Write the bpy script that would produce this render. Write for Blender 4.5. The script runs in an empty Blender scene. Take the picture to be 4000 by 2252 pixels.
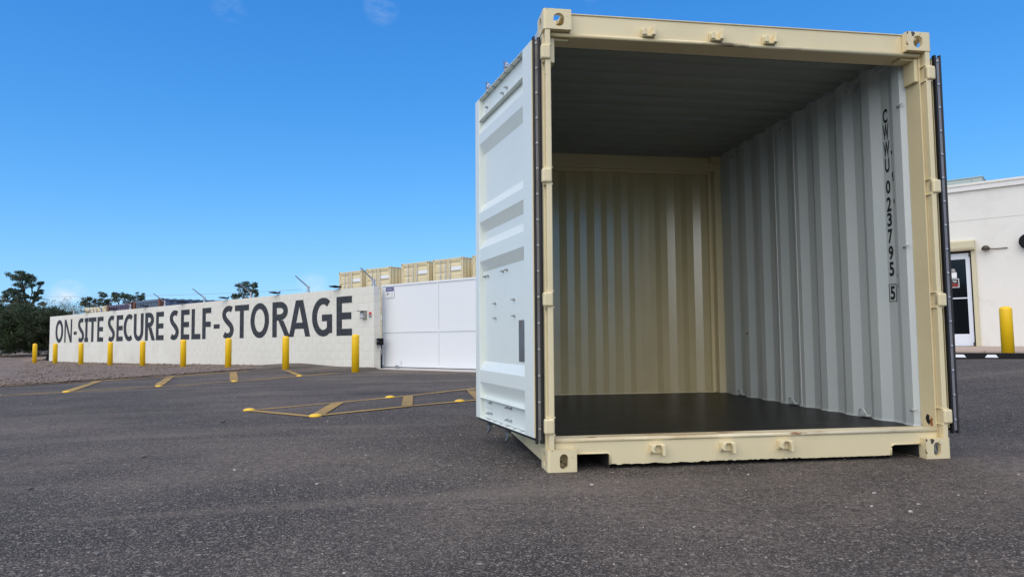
import bpy, bmesh, math, random
from mathutils import Vector, Matrix, noise

# ------------------------------------------------------------------ camera, sky, sun, exposure
scene = bpy.context.scene
col = scene.collection
R_ = math.radians

cam_d = bpy.data.cameras.new('camera')
cam = bpy.data.objects.new('camera', cam_d)
col.objects.link(cam)
cx = Vector((0.98896243, -0.1475042, -0.01399365))
cy = Vector((0.14811745, 0.98664581, 0.06775892))
cz = Vector((0.00381205, -0.06908373, 0.99760358))
CAM = Vector((-0.7452834, -3.7513624, 0.7417028))
m = Matrix.Identity(4)
for i in range(3):
    m[i][0], m[i][1], m[i][2], m[i][3] = cx[i], cz[i], -cy[i], CAM[i]
cam.matrix_world = m
cam_d.sensor_fit = 'HORIZONTAL'
cam_d.sensor_width = 36.0
cam_d.lens = 36.0 * 2716.5065 / 4000.0
cam_d.clip_start = 0.05
cam_d.clip_end = 3000
scene.camera = cam

SUN_EL, SUN_AZ = R_(52), R_(214)      # azimuth clockwise from +Y
world = bpy.data.worlds.new('World')
scene.world = world
world.use_nodes = True
wn = world.node_tree; wn.nodes.clear()
def wnode(t, **k):
    n = wn.nodes.new(t)
    for a, b in k.items(): setattr(n, a, b)
    return n
sky = wnode('ShaderNodeTexSky', sky_type='NISHITA', sun_disc=False, sun_elevation=SUN_EL, sun_rotation=SUN_AZ,
            altitude=700, air_density=1.0, dust_density=0.3, ozone_density=3.0)
hs = wnode('ShaderNodeHueSaturation'); hs.inputs['Saturation'].default_value = 1.3
wn.links.new(sky.outputs[0], hs.inputs['Color'])
# the camera's soft shoulder, the same over the whole dome: c / (c + k), then its blue-leaning colour response
sk_a = wnode('ShaderNodeVectorMath', operation='ADD'); sk_a.inputs[1].default_value = (5.4, 5.4, 5.4)
wn.links.new(hs.outputs[0], sk_a.inputs[0])
sk_d = wnode('ShaderNodeVectorMath', operation='DIVIDE'); wn.links.new(hs.outputs[0], sk_d.inputs[0]); wn.links.new(sk_a.outputs[0], sk_d.inputs[1])
sk_m = wnode('ShaderNodeVectorMath', operation='MULTIPLY'); sk_m.inputs[1].default_value = (2.5, 4.1, 6.0)
wn.links.new(sk_d.outputs[0], sk_m.inputs[0])
tc = wnode('ShaderNodeTexCoord')
# thin clouds: stretched noise, only where the noise is high; a few low banks near the horizon
mp = wnode('ShaderNodeMapping'); mp.inputs['Scale'].default_value = (9.0, 9.0, 22.0)
mp.inputs['Location'].default_value = (0.35, 0.1, 0.4)
wn.links.new(tc.outputs['Generated'], mp.inputs['Vector'])
nz = wnode('ShaderNodeTexNoise'); nz.inputs['Scale'].default_value = 1.6; nz.inputs['Detail'].default_value = 9
nz.inputs['Roughness'].default_value = 0.62
wn.links.new(mp.outputs[0], nz.inputs['Vector'])
rp = wnode('ShaderNodeValToRGB'); rp.color_ramp.elements[0].position = 0.42; rp.color_ramp.elements[1].position = 0.66
rp.color_ramp.elements[1].color = (1, 1, 1, 1)
wn.links.new(nz.outputs['Fac'], rp.inputs['Fac'])
mx = wnode('ShaderNodeMix', data_type='RGBA')
mx.inputs[7].default_value = (2.6, 2.8, 3.0, 1)
# the few small clouds of the view: (direction, cosine of inner and outer radius)
acc = None
for (dx_, dy_, dz_), r0, r1, st_ in (((-0.0329, 0.9006, 0.4334), .3, 1.5, .18), ((-0.2172, 0.8816, 0.4192), .3, 1.6, .14), ((-0.4063, 0.9122, 0.0526), .3, 1.4, .9), ((-0.1306, 0.989, 0.0693), .3, 1.4, .40), ((0.229, 0.8718, 0.433), .3, 1.5, .12)):
    ln = math.sqrt(dx_ ** 2 + dy_ ** 2 + dz_ ** 2)
    dt = wnode('ShaderNodeVectorMath', operation='DOT_PRODUCT'); dt.inputs[1].default_value = (dx_ / ln, dy_ / ln, dz_ / ln)
    wn.links.new(tc.outputs['Generated'], dt.inputs[0])
    mr = wnode('ShaderNodeMapRange'); mr.inputs[1].default_value = math.cos(R_(r1)); mr.inputs[2].default_value = math.cos(R_(r0)); mr.inputs[4].default_value = st_
    wn.links.new(dt.outputs['Value'], mr.inputs[0])
    if acc is None: acc = mr.outputs[0]
    else:
        ad = wnode('ShaderNodeMath', operation='ADD'); wn.links.new(acc, ad.inputs[0]); wn.links.new(mr.outputs[0], ad.inputs[1]); acc = ad.outputs[0]
mm = wnode('ShaderNodeMath', operation='MULTIPLY'); wn.links.new(acc, mm.inputs[0]); wn.links.new(rp.outputs[0], mm.inputs[1])
wn.links.new(mm.outputs[0], mx.inputs[0]); wn.links.new(sk_m.outputs[0], mx.inputs[6])
bg = wnode('ShaderNodeBackground'); bg.inputs['Strength'].default_value = 0.12
wo = wnode('ShaderNodeOutputWorld')
wn.links.new(mx.outputs[2], bg.inputs['Color']); wn.links.new(bg.outputs[0], wo.inputs['Surface'])

sun_d = bpy.data.lights.new('sun', 'SUN')
sun_d.energy = 1.45; sun_d.angle = R_(100); sun_d.color = (1.0, 0.86, 0.65)
sun = bpy.data.objects.new('sun', sun_d); col.objects.link(sun)
sdir = Vector((math.sin(SUN_AZ) * math.cos(SUN_EL), math.cos(SUN_AZ) * math.cos(SUN_EL), math.sin(SUN_EL)))
sun.rotation_euler = sdir.to_track_quat('Z', 'Y').to_euler()
sun.location = (0, 0, 30)

vs_ = scene.view_settings
vs_.view_transform = 'Standard'; vs_.look = 'None'; vs_.exposure = 1.45; vs_.gamma = 1.0
vs_.use_curve_mapping = False
scene.cycles.max_bounces = 8; scene.cycles.diffuse_bounces = 5

# ------------------------------------------------------------------ materials
def mat(name, col1, rough=0.6, metal=0.0, var=0.08, vscale=3.0, bump=0.0, bscale=200.0, coat=0.0,
        dirt=None, dscale=2.0, dthr=(0.55, 0.75), rust=None, rscale=14.0, rthr=(0.68, 0.72), stretch=(1, 1, 1), spec=0.5):
    M = bpy.data.materials.new(name); M.use_nodes = True
    nt = M.node_tree; N = nt.nodes; L = nt.links
    b = N['Principled BSDF']
    b.inputs['Roughness'].default_value = rough; b.inputs['Metallic'].default_value = metal
    b.inputs['Specular IOR Level'].default_value = spec
    if coat: b.inputs['Coat Weight'].default_value = coat
    t = N.new('ShaderNodeTexCoord'); mpp = N.new('ShaderNodeMapping'); mpp.inputs['Scale'].default_value = stretch
    L.new(t.outputs['Object'], mpp.inputs['Vector'])
    n1 = N.new('ShaderNodeTexNoise'); n1.inputs['Scale'].default_value = vscale; n1.inputs['Detail'].default_value = 6
    L.new(mpp.outputs[0], n1.inputs['Vector'])
    mxx = N.new('ShaderNodeMix'); mxx.data_type = 'RGBA'
    c = Vector(col1[:3])
    mxx.inputs[6].default_value = (*(c * (1 - var)), 1); mxx.inputs[7].default_value = (*(c * (1 + var)), 1)
    L.new(n1.outputs['Fac'], mxx.inputs[0]); cur = mxx.outputs[2]
    def layer(cur, colr, sc, thr, seed):
        n2 = N.new('ShaderNodeTexNoise'); n2.inputs['Scale'].default_value = sc; n2.inputs['Detail'].default_value = 7
        n2.inputs['Roughness'].default_value = 0.65
        a = N.new('ShaderNodeVectorMath'); a.operation = 'ADD'; a.inputs[1].default_value = (seed, seed * 2, seed * .7)
        L.new(mpp.outputs[0], a.inputs[0]); L.new(a.outputs[0], n2.inputs['Vector'])
        r = N.new('ShaderNodeMapRange'); r.inputs[1].default_value = thr[0]; r.inputs[2].default_value = thr[1]
        L.new(n2.outputs['Fac'], r.inputs[0])
        k = N.new('ShaderNodeMix'); k.data_type = 'RGBA'; k.inputs[7].default_value = (*colr, 1)
        L.new(r.outputs[0], k.inputs[0]); L.new(cur, k.inputs[6])
        return k.outputs[2]
    if dirt: cur = layer(cur, dirt, dscale, dthr, 7.3)
    if rust: cur = layer(cur, rust, rscale, rthr, 3.1)
    L.new(cur, b.inputs['Base Color'])
    if bump:
        nb = N.new('ShaderNodeTexNoise'); nb.inputs['Scale'].default_value = bscale; nb.inputs['Detail'].default_value = 4
        L.new(t.outputs['Object'], nb.inputs['Vector'])
        bp = N.new('ShaderNodeBump'); bp.inputs['Strength'].default_value = 0.6; bp.inputs['Distance'].default_value = bump
        L.new(nb.outputs['Fac'], bp.inputs['Height']); L.new(bp.outputs[0], b.inputs['Normal'])
    return M

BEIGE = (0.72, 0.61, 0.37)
M = {}
M['beige'] = mat('beige paint', BEIGE, 0.42, var=0.05, vscale=2.5, bump=0.0012, bscale=60, dirt=(0.62, 0.52, 0.31), dthr=(0.5, 0.85), rust=(0.16, 0.07, 0.03), rscale=22, rthr=(0.70, 0.73))
M['beige_worn'] = mat('worn beige paint', BEIGE, 0.45, var=0.06, vscale=4, bump=0.002, bscale=45, dirt=(0.58, 0.48, 0.29), dscale=4, dthr=(0.48, 0.8), rust=(0.07, 0.045, 0.03), rscale=18, rthr=(0.61, 0.635))
M['beige_rail'] = mat('beige sill lip', (0.72, 0.63, 0.42), 0.5, var=0.08, vscale=5, bump=0.002, bscale=50, dirt=(0.42, 0.30, 0.15), dscale=5, dthr=(0.5, 0.72), rust=(0.24, 0.09, 0.025), rscale=9, rthr=(0.60, 0.66), stretch=(0.35, 1, 1))
M['scrape'] = mat('scraped beige lip', (0.70, 0.60, 0.37), 0.5, var=0.08, vscale=5, dirt=(0.16, 0.12, 0.07), dscale=3, dthr=(0.56, 0.64), stretch=(0.3, 1, 1))
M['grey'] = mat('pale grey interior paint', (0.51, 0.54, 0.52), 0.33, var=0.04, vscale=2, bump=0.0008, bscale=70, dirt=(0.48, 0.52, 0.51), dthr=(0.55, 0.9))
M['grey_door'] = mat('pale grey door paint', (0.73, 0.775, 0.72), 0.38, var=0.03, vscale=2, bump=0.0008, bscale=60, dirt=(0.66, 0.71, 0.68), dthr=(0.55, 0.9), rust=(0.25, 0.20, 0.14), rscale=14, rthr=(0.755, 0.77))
M['ply'] = mat('black floor', (0.007, 0.007, 0.006), 0.38, var=0.5, vscale=4, bump=0.001, bscale=25, dirt=(0.034, 0.031, 0.027), dscale=6, dthr=(0.53, 0.66), stretch=(0.5, 3.2, 1), rust=(0.22, 0.2, 0.18), rscale=30, rthr=(0.70, 0.73), spec=0.10)
M['rubber'] = mat('black rubber', (0.008, 0.008, 0.009), 0.6, var=0.2)
M['steel'] = mat('galvanised steel', (0.42, 0.43, 0.45), 0.38, metal=0.85, var=0.15, vscale=12)
M['strip'] = mat('gasket retainer steel', (0.22, 0.21, 0.22), 0.45, metal=0.3, var=0.12, vscale=5)
M['mirror'] = mat('dull metal plate', (0.20, 0.20, 0.21), 0.35, metal=0.6, var=0.25, vscale=6, dirt=(0.22, 0.14, 0.07), dscale=9, dthr=(0.55, 0.65))
M['ink'] = mat('black stencil paint', (0.012, 0.012, 0.012), 0.6, var=0.2)
M['dark'] = mat('black paint', (0.008, 0.008, 0.009), 0.75, var=0.2, spec=0.2)
M['void'] = mat('dark underside steel', (0.03, 0.028, 0.025), 0.8, var=0.3)
M['yellow'] = mat('yellow bollard plastic', (0.93, 0.56, 0.005), 0.45, var=0.03, vscale=4, dirt=(0.78, 0.46, 0.02), dthr=(0.5, 0.8), rust=(0.40, 0.27, 0.06), rscale=16, rthr=(0.70, 0.75))
M['yellow_dome'] = mat('yellow ceramic', (0.82, 0.50, 0.015), 0.3, var=0.05)
M['block'] = mat('painted block', (0.72, 0.70, 0.62), 0.75, var=0.035, vscale=1.2, bump=0.003, bscale=90, dirt=(0.62, 0.58, 0.48), dscale=0.9, dthr=(0.45, 0.75))
M['wallpaint'] = mat('white paint joints', (0.72, 0.70, 0.62), 0.8, var=0.03, bump=0.002, bscale=60)
M['gatewhite'] = mat('white gate paint', (0.76, 0.77, 0.77), 0.45, var=0.02, vscale=1)
M['stucco'] = mat('white stucco', (0.72, 0.695, 0.63), 0.85, var=0.03, vscale=0.8, bump=0.006, bscale=40, dirt=(0.62, 0.59, 0.53), dscale=1.6, dthr=(0.55, 0.8))
M['capworn'] = mat('peeling parapet paint', (0.72, 0.70, 0.66), 0.8, var=0.05, bump=0.004, bscale=40, dirt=(0.45, 0.38, 0.32), dscale=5, dthr=(0.60, 0.66), stretch=(0.6, 1, 2.5))
M['trim'] = mat('tan trim', (0.56, 0.50, 0.33), 0.5, var=0.03)
M['doorwhite'] = mat('white door frame', (0.70, 0.73, 0.78), 0.4, var=0.02)
M['glass'] = mat('dark door glass', (0.004, 0.005, 0.007), 0.08, var=0.1, spec=0.25)
M['curtain'] = mat('dark curtain', (0.02, 0.02, 0.025), 0.9, var=0.3)
M['white'] = mat('white print', (0.80, 0.80, 0.80), 0.6, var=0.01)
M['red'] = mat('red print', (0.60, 0.02, 0.01), 0.5, var=0.03)
M['blue'] = mat('navy print', (0.015, 0.02, 0.18), 0.5, var=0.05)
M['acgreen'] = mat('grey green unit', (0.36, 0.42, 0.38), 0.5, var=0.05)
M['bronze'] = mat('dark bronze', (0.05, 0.035, 0.022), 0.45, metal=0.2, var=0.2)
M['walk'] = mat('sidewalk concrete', (0.40, 0.31, 0.24), 0.9, var=0.12, vscale=5, bump=0.002, bscale=80)
M['conc'] = mat('pale concrete strip', (0.50, 0.47, 0.44), 0.9, var=0.12, vscale=3)
M['devgrey'] = mat('grey metal housing', (0.32, 0.31, 0.29), 0.5, metal=0.2, var=0.1)
M['purple'] = mat('faded purple steel', (0.10, 0.075, 0.12), 0.6, var=0.2, rust=(0.09, 0.04, 0.025), rscale=3, rthr=(0.66, 0.72))
M['cblue'] = mat('faded blue steel', (0.10, 0.135, 0.19), 0.6, var=0.2, rust=(0.09, 0.04, 0.025), rscale=3, rthr=(0.68, 0.74))
M['rusty'] = mat('rusty post', (0.13, 0.055, 0.03), 0.8, var=0.4, vscale=4)
M['bark'] = mat('bark', (0.14, 0.115, 0.09), 0.9, var=0.3, vscale=8)
M['twig'] = mat('pale twigs', (0.20, 0.17, 0.12), 0.9, var=0.3, vscale=8)
M['rock'] = mat('loose stone', (0.12, 0.11, 0.105), 0.85, var=0.5, vscale=60)
M['rock_brown'] = mat('gravel stone', (0.20, 0.155, 0.125), 0.9, var=0.4, vscale=60)
M['rock_pale'] = mat('pale stone', (0.38, 0.35, 0.31), 0.85, var=0.3, vscale=60)

def leafmat(name, c1, c2):
    X = bpy.data.materials.new(name); X.use_nodes = True
    nt = X.node_tree; N = nt.nodes; L = nt.links; b = N['Principled BSDF']
    b.inputs['Roughness'].default_value = 0.55
    g_ = N.new('ShaderNodeNewGeometry'); t = N.new('ShaderNodeTexCoord')
    n1 = N.new('ShaderNodeTexNoise'); n1.inputs['Scale'].default_value = 1.2; n1.inputs['Detail'].default_value = 3
    L.new(t.outputs['Object'], n1.inputs['Vector'])
    a = N.new('ShaderNodeMath'); a.operation = 'ADD'; L.new(g_.outputs['Random Per Island'], a.inputs[0]); L.new(n1.outputs['Fac'], a.inputs[1])
    h_ = N.new('ShaderNodeMath'); h_.operation = 'MULTIPLY'; h_.inputs[1].default_value = 0.5; L.new(a.outputs[0], h_.inputs[0])
    k = N.new('ShaderNodeMix'); k.data_type = 'RGBA'; k.inputs[6].default_value = (*c1, 1); k.inputs[7].default_value = (*c2, 1)
    L.new(h_.outputs[0], k.inputs[0]); L.new(k.outputs[2], b.inputs['Base Color'])
    tr = N.new('ShaderNodeBsdfTranslucent'); L.new(k.outputs[2], tr.inputs['Color'])
    ad = N.new('ShaderNodeMixShader'); ad.inputs[0].default_value = 0.25
    L.new(b.outputs[0], ad.inputs[1]); L.new(tr.outputs[0], ad.inputs[2]); L.new(ad.outputs[0], N['Material Output'].inputs['Surface'])
    return X
M['leaf_dark'] = leafmat('dark leaves', (0.012, 0.028, 0.010), (0.05, 0.085, 0.035))
M['leaf_euc'] = leafmat('eucalyptus leaves', (0.024, 0.046, 0.024), (0.10, 0.14, 0.075))
M['leaf_bush'] = leafmat('thicket leaves', (0.010, 0.022, 0.007), (0.055, 0.085, 0.025))
M['leaf_pale'] = leafmat('pale brush leaves', (0.06, 0.08, 0.035), (0.16, 0.17, 0.09))
M['leaf_dry'] = leafmat('dry grass', (0.055, 0.045, 0.02), (0.22, 0.16, 0.075))

def ground_mat(name, base, lights, dust, agg_scale, bump_d, dust_thr, rough=0.85):
    X = bpy.data.materials.new(name); X.use_nodes = True
    nt = X.node_tree; N = nt.nodes; L = nt.links; b = N['Principled BSDF']
    b.inputs['Roughness'].default_value = rough; b.inputs['Specular IOR Level'].default_value = 0.3
    t = N.new('ShaderNodeTexCoord'); O = t.outputs['Object']
    def noise_(sc, det=5, rg=0.55):
        n = N.new('ShaderNodeTexNoise'); n.inputs['Scale'].default_value = sc; n.inputs['Detail'].default_value = det
        n.inputs['Roughness'].default_value = rg; L.new(O, n.inputs['Vector']); return n.outputs['Fac']
    def rng(v, a, b_, c=0.0, d=1.0):
        r = N.new('ShaderNodeMapRange'); r.inputs[1].default_value = a; r.inputs[2].default_value = b_
        r.inputs[3].default_value = c; r.inputs[4].default_value = d; L.new(v, r.inputs[0]); return r.outputs[0]
    def mixc(f, a, b_):
        k = N.new('ShaderNodeMix'); k.data_type = 'RGBA'
        if isinstance(f, float): k.inputs[0].default_value = f
        else: L.new(f, k.inputs[0])
        for s, v in ((6, a), (7, b_)):
            if isinstance(v, tuple): k.inputs[s].default_value = (*v, 1)
            else: L.new(v, k.inputs[s])
        return k.outputs[2]
    def mul(a, b_):
        k = N.new('ShaderNodeMath'); k.operation = 'MULTIPLY'
        for s, v in ((0, a), (1, b_)):
            if isinstance(v, float): k.inputs[s].default_value = v
            else: L.new(v, k.inputs[s])
        return k.outputs[0]
    vo = N.new('ShaderNodeTexVoronoi'); vo.inputs['Scale'].default_value = agg_scale; L.new(O, vo.inputs['Vector'])
    sep = N.new('ShaderNodeSeparateColor'); L.new(vo.outputs['Color'], sep.inputs[0])
    vo2 = N.new('ShaderNodeTexVoronoi'); vo2.inputs['Scale'].default_value = agg_scale * 0.42; L.new(O, vo2.inputs['Vector'])
    sep2 = N.new('ShaderNodeSeparateColor'); L.new(vo2.outputs['Color'], sep2.inputs[0])
    base_c = mixc(noise_(0.35, 6), tuple(v * 0.72 for v in base), tuple(v * 1.28 for v in base))
    base_c = mixc(rng(noise_(2.2, 6, 0.6), 0.35, 0.7), base_c, tuple(v * 0.8 for v in base))
    stone = mixc(sep.outputs[1], tuple(v * 0.5 for v in lights), tuple(v * 1.2 for v in lights))
    c = mixc(rng(sep.outputs[0], 0.60, 0.95, 0.0, 0.85), base_c, stone)
    c = mixc(rng(sep2.outputs[0], 0.955, 0.98, 0.0, 0.6), c, mixc(sep2.outputs[2], (0.10, 0.09, 0.085), tuple(v * 1.5 for v in lights)))
    # tyre-polished lanes: faint long dark and light sweeps
    mpl = N.new('ShaderNodeMapping'); mpl.inputs['Rotation'].default_value = (0, 0, 0.35); mpl.inputs['Scale'].default_value = (0.16, 1.5, 1)
    L.new(O, mpl.inputs['Vector'])
    nl = N.new('ShaderNodeTexNoise'); nl.inputs['Scale'].default_value = 1.1; nl.inputs['Detail'].default_value = 5; nl.inputs['Distortion'].default_value = 0.6
    L.new(mpl.outputs[0], nl.inputs['Vector'])
    c = mixc(rng(nl.outputs['Fac'], 0.42, 0.30, 0.0, 0.45), c, tuple(v * 0.55 for v in base))
    c = mixc(rng(nl.outputs['Fac'], 0.56, 0.72, 0.0, 0.40), c, dust)
    du = mul(rng(noise_(0.55, 7, 0.62), dust_thr[0], dust_thr[1]), rng(noise_(26, 4, 0.6), 0.38, 0.62, 0.15, 0.75))
    c = mixc(du, c, dust)
    cr = rng(noise_(agg_scale * 0.9, 3), 0.30, 0.42, 0.6, 0.0)
    c = mixc(cr, c, (0.012, 0.012, 0.013))
    L.new(c, b.inputs['Base Color'])
    hsum = N.new('ShaderNodeMath'); hsum.operation = 'ADD'
    L.new(mul(vo.outputs['Distance'], -1.0), hsum.inputs[0]); L.new(noise_(agg_scale * 0.5, 6, 0.7), hsum.inputs[1])
    bp = N.new('ShaderNodeBump'); bp.inputs['Strength'].default_value = 0.9; bp.inputs['Distance'].default_value = bump_d
    L.new(hsum.outputs[0], bp.inputs['Height']); L.new(bp.outputs[0], b.inputs['Normal'])
    return X
M['asphalt'] = ground_mat('asphalt', (0.062, 0.0505, 0.0425), (0.34, 0.295, 0.245), (0.28, 0.225, 0.175), 165, 0.009, (0.45, 0.68))
M['gravel'] = ground_mat('gravel', (0.19, 0.145, 0.118), (0.33, 0.28, 0.235), (0.28, 0.21, 0.165), 40, 0.02, (0.42, 0.66), 0.95)
M['dirt'] = ground_mat('dirt bank', (0.27, 0.19, 0.14), (0.36, 0.29, 0.24), (0.34, 0.25, 0.17), 25, 0.03, (0.42, 0.66), 0.95)

def line_mat():
    X = bpy.data.materials.new('worn yellow road paint'); X.use_nodes = True
    nt = X.node_tree; N = nt.nodes; L = nt.links; b = N['Principled BSDF']; b.inputs['Roughness'].default_value = 0.8
    t = N.new('ShaderNodeTexCoord')
    n1 = N.new('ShaderNodeTexNoise'); n1.inputs['Scale'].default_value = 60; n1.inputs['Detail'].default_value = 6; n1.inputs['Roughness'].default_value = 0.7
    n2 = N.new('ShaderNodeTexNoise'); n2.inputs['Scale'].default_value = 1.3; n2.inputs['Detail'].default_value = 4
    L.new(t.outputs['Object'], n1.inputs['Vector']); L.new(t.outputs['Object'], n2.inputs['Vector'])
    a = N.new('ShaderNodeMath'); a.operation = 'ADD'; L.new(n1.outputs['Fac'], a.inputs[0]); L.new(n2.outputs['Fac'], a.inputs[1])
    r = N.new('ShaderNodeMapRange'); r.inputs[1].default_value = 0.96; r.inputs[2].default_value = 1.20; L.new(a.outputs[0], r.inputs[0])
    k = N.new('ShaderNodeMix'); k.data_type = 'RGBA'; k.inputs[6].default_value = (0.38, 0.24, 0.06, 1); k.inputs[7].default_value = (0.12, 0.085, 0.05, 1)
    L.new(r.outputs[0], k.inputs[0]); L.new(k.outputs[2], b.inputs['Base Color'])
    bp = N.new('ShaderNodeBump'); bp.inputs['Distance'].default_value = 0.004; L.new(n1.outputs['Fac'], bp.inputs['Height']); L.new(bp.outputs[0], b.inputs['Normal'])
    return X
M['line'] = line_mat()

def letter_mat():
    """charcoal paint over running-bond block: the joints show through as fine relief"""
    X = bpy.data.materials.new('charcoal wall lettering'); X.use_nodes = True
    nt = X.node_tree; N = nt.nodes; L = nt.links; b = N['Principled BSDF']; b.inputs['Roughness'].default_value = 0.75
    t = N.new('ShaderNodeTexCoord'); s = N.new('ShaderNodeSeparateXYZ'); L.new(t.outputs['Object'], s.inputs[0])
    cb = N.new('ShaderNodeCombineXYZ'); L.new(s.outputs[0], cb.inputs[0]); L.new(s.outputs[2], cb.inputs[1])
    br = N.new('ShaderNodeTexBrick'); br.inputs['Scale'].default_value = 1.0; br.offset = 0.5
    br.inputs['Brick Width'].default_value = 0.4064; br.inputs['Row Height'].default_value = 0.2032; br.inputs['Mortar Size'].default_value = 0.006
    br.inputs['Color1'].default_value = (0.024, 0.026, 0.030, 1); br.inputs['Color2'].default_value = (0.030, 0.032, 0.037, 1)
    br.inputs['Mortar'].default_value = (0.09, 0.09, 0.095, 1)
    L.new(cb.outputs[0], br.inputs['Vector'])
    n1 = N.new('ShaderNodeTexNoise'); n1.inputs['Scale'].default_value = 25; n1.inputs['Detail'].default_value = 6; L.new(t.outputs['Object'], n1.inputs['Vector'])
    k = N.new('ShaderNodeMix'); k.data_type = 'RGBA'; k.blend_type = 'MULTIPLY'; k.inputs[0].default_value = 0.6
    L.new(br.outputs['Color'], k.inputs[6]); L.new(n1.outputs['Color'], k.inputs[7])
    k2 = N.new('ShaderNodeMix'); k2.data_type = 'RGBA'; k2.blend_type = 'MULTIPLY'; k2.inputs[0].default_value = 1.0; k2.inputs[7].default_value = (1.35, 1.35, 1.4, 1)
    L.new(k.outputs[2], k2.inputs[6]); L.new(k2.outputs[2], b.inputs['Base Color'])
    bp = N.new('ShaderNodeBump'); bp.invert = True; bp.inputs['Distance'].default_value = 0.005; L.new(br.outputs['Fac'], bp.inputs['Height']); L.new(bp.outputs[0], b.inputs['Normal'])
    return X
M['letter'] = letter_mat()

# ------------------------------------------------------------------ mesh helpers
class MB:
    def __init__(s, f=None): s.v = []; s.f = []; s.t = f
    def add(s, vs, fs):
        o = len(s.v); s.v += [tuple(s.t(*p)) if s.t else tuple(p) for p in vs]; s.f += [tuple(i + o for i in q) for q in fs]
    def box(s, x0, x1, y0, y1, z0, z1):
        s.add([(x0, y0, z0), (x1, y0, z0), (x1, y1, z0), (x0, y1, z0), (x0, y0, z1), (x1, y0, z1), (x1, y1, z1), (x0, y1, z1)],
              [(3, 2, 1, 0), (4, 5, 6, 7), (0, 1, 5, 4), (1, 2, 6, 5), (2, 3, 7, 6), (3, 0, 4, 7)])
        return s
    def prism(s, poly, axis, a, b):
        n = len(poly)
        def p(q, w): return {'x': (w, q[0], q[1]), 'y': (q[0], w, q[1]), 'z': (q[0], q[1], w)}[axis]
        s.add([p(q, a) for q in poly] + [p(q, b) for q in poly],
              [tuple(range(n)), tuple(range(2 * n - 1, n - 1, -1))] + [(i, i + n, (i + 1) % n + n, (i + 1) % n) for i in range(n)])
        return s
    def tube(s, pts, r, n=8, closed=False, cap=True):
        pts = [Vector(p) for p in pts]; rings = []; k = len(pts)
        rr = r if isinstance(r, (list, tuple)) else [r] * k
        for i, p in enumerate(pts):
            if closed: d = pts[(i + 1) % k] - pts[i - 1]
            else: d = pts[min(i + 1, k - 1)] - pts[max(i - 1, 0)]
            d.normalize()
            up = Vector((0, 0, 1)) if abs(d.z) < 0.9 else Vector((1, 0, 0))
            a = d.cross(up).normalized(); b = d.cross(a)
            rings.append([p + (a * math.cos(2 * math.pi * j / n) + b * math.sin(2 * math.pi * j / n)) * rr[i] for j in range(n)])
        vs = [q for r_ in rings for q in r_]; fs = []
        for i in range(k if closed else k - 1):
            i2 = (i + 1) % k
            for j in range(n): fs.append((i * n + j, i * n + (j + 1) % n, i2 * n + (j + 1) % n, i2 * n + j))
        if not closed and cap: fs += [tuple(range(n - 1, -1, -1)), tuple((k - 1) * n + j for j in range(n))]
        s.add(vs, fs); return s
    def lathe(s, prof, c=(0, 0, 0), n=16):
        vs = []; fs = []; k = len(prof)
        for r, z in prof:
            for j in range(n):
                a = 2 * math.pi * j / n; vs.append((c[0] + r * math.cos(a), c[1] + r * math.sin(a), c[2] + z))
        for i in range(k - 1):
            for j in range(n): fs.append((i * n + j, i * n + (j + 1) % n, (i + 1) * n + (j + 1) % n, (i + 1) * n + j))
        fs += [tuple(range(n - 1, -1, -1)), tuple((k - 1) * n + j for j in range(n))]
        s.add(vs, fs); return s
    def grid(s, P, ni, nj):
        s.add([P(i, j) for i in range(ni) for j in range(nj)],
              [(i * nj + j, (i + 1) * nj + j, (i + 1) * nj + j + 1, i * nj + j + 1) for i in range(ni - 1) for j in range(nj - 1)]); return s
    def mesh(s, name, material, fix=True, smooth=False):
        me = bpy.data.meshes.new(name); me.from_pydata(s.v, [], s.f)
        if fix:
            bm = bmesh.new(); bm.from_mesh(me); bmesh.ops.recalc_face_normals(bm, faces=bm.faces); bm.to_mesh(me); bm.free()
        if smooth:
            for p in me.polygons: p.use_smooth = True
        me.materials.append(material); return me
    def build(s, name, material, parent=None, bevel=0.0, smooth=False, fix=True, seg=2):
        return link(name, s.mesh(name, material, fix, smooth), parent, bevel, seg)

def link(name, me, parent=None, bevel=0.0, seg=2):
    o = bpy.data.objects.new(name, me); col.objects.link(o)
    if parent: o.parent = parent
    if bevel:
        b = o.modifiers.new('bevel', 'BEVEL'); b.width = bevel; b.segments = seg; b.limit_method = 'ANGLE'; b.angle_limit = R_(35)
        b.harden_normals = False
    return o
def empty(name, loc, rot=(0, 0, 0)):
    o = bpy.data.objects.new(name, None); col.objects.link(o); o.location = loc; o.rotation_euler = rot
    o.empty_display_size = 0.2; return o
def tag(o, label, cat, group=None):
    o['label'] = label; o['category'] = cat
    if group: o['group'] = group
    return o
def copy_tree(o, parent=None):
    c = o.copy(); col.objects.link(c)
    if parent: c.parent = parent
    for ch in list(o.children): copy_tree(ch, c)
    return c
def sm(t):
    t = max(0.0, min(1.0, t)); return t * t * (3 - 2 * t)
def gh(x, y):
    """height of the lot: drains away to the left and rises to the building on the right"""
    r = -.0075 * min(max(x, 0), 2.44)
    r -= .04 * sm((y - 2) / 10) * sm((4 - x) / 4) + .14 * sm(-x / 16)
    if x > 2.44: r += .31 * sm((x - 2.44) / 6.2)
    return r

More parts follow.
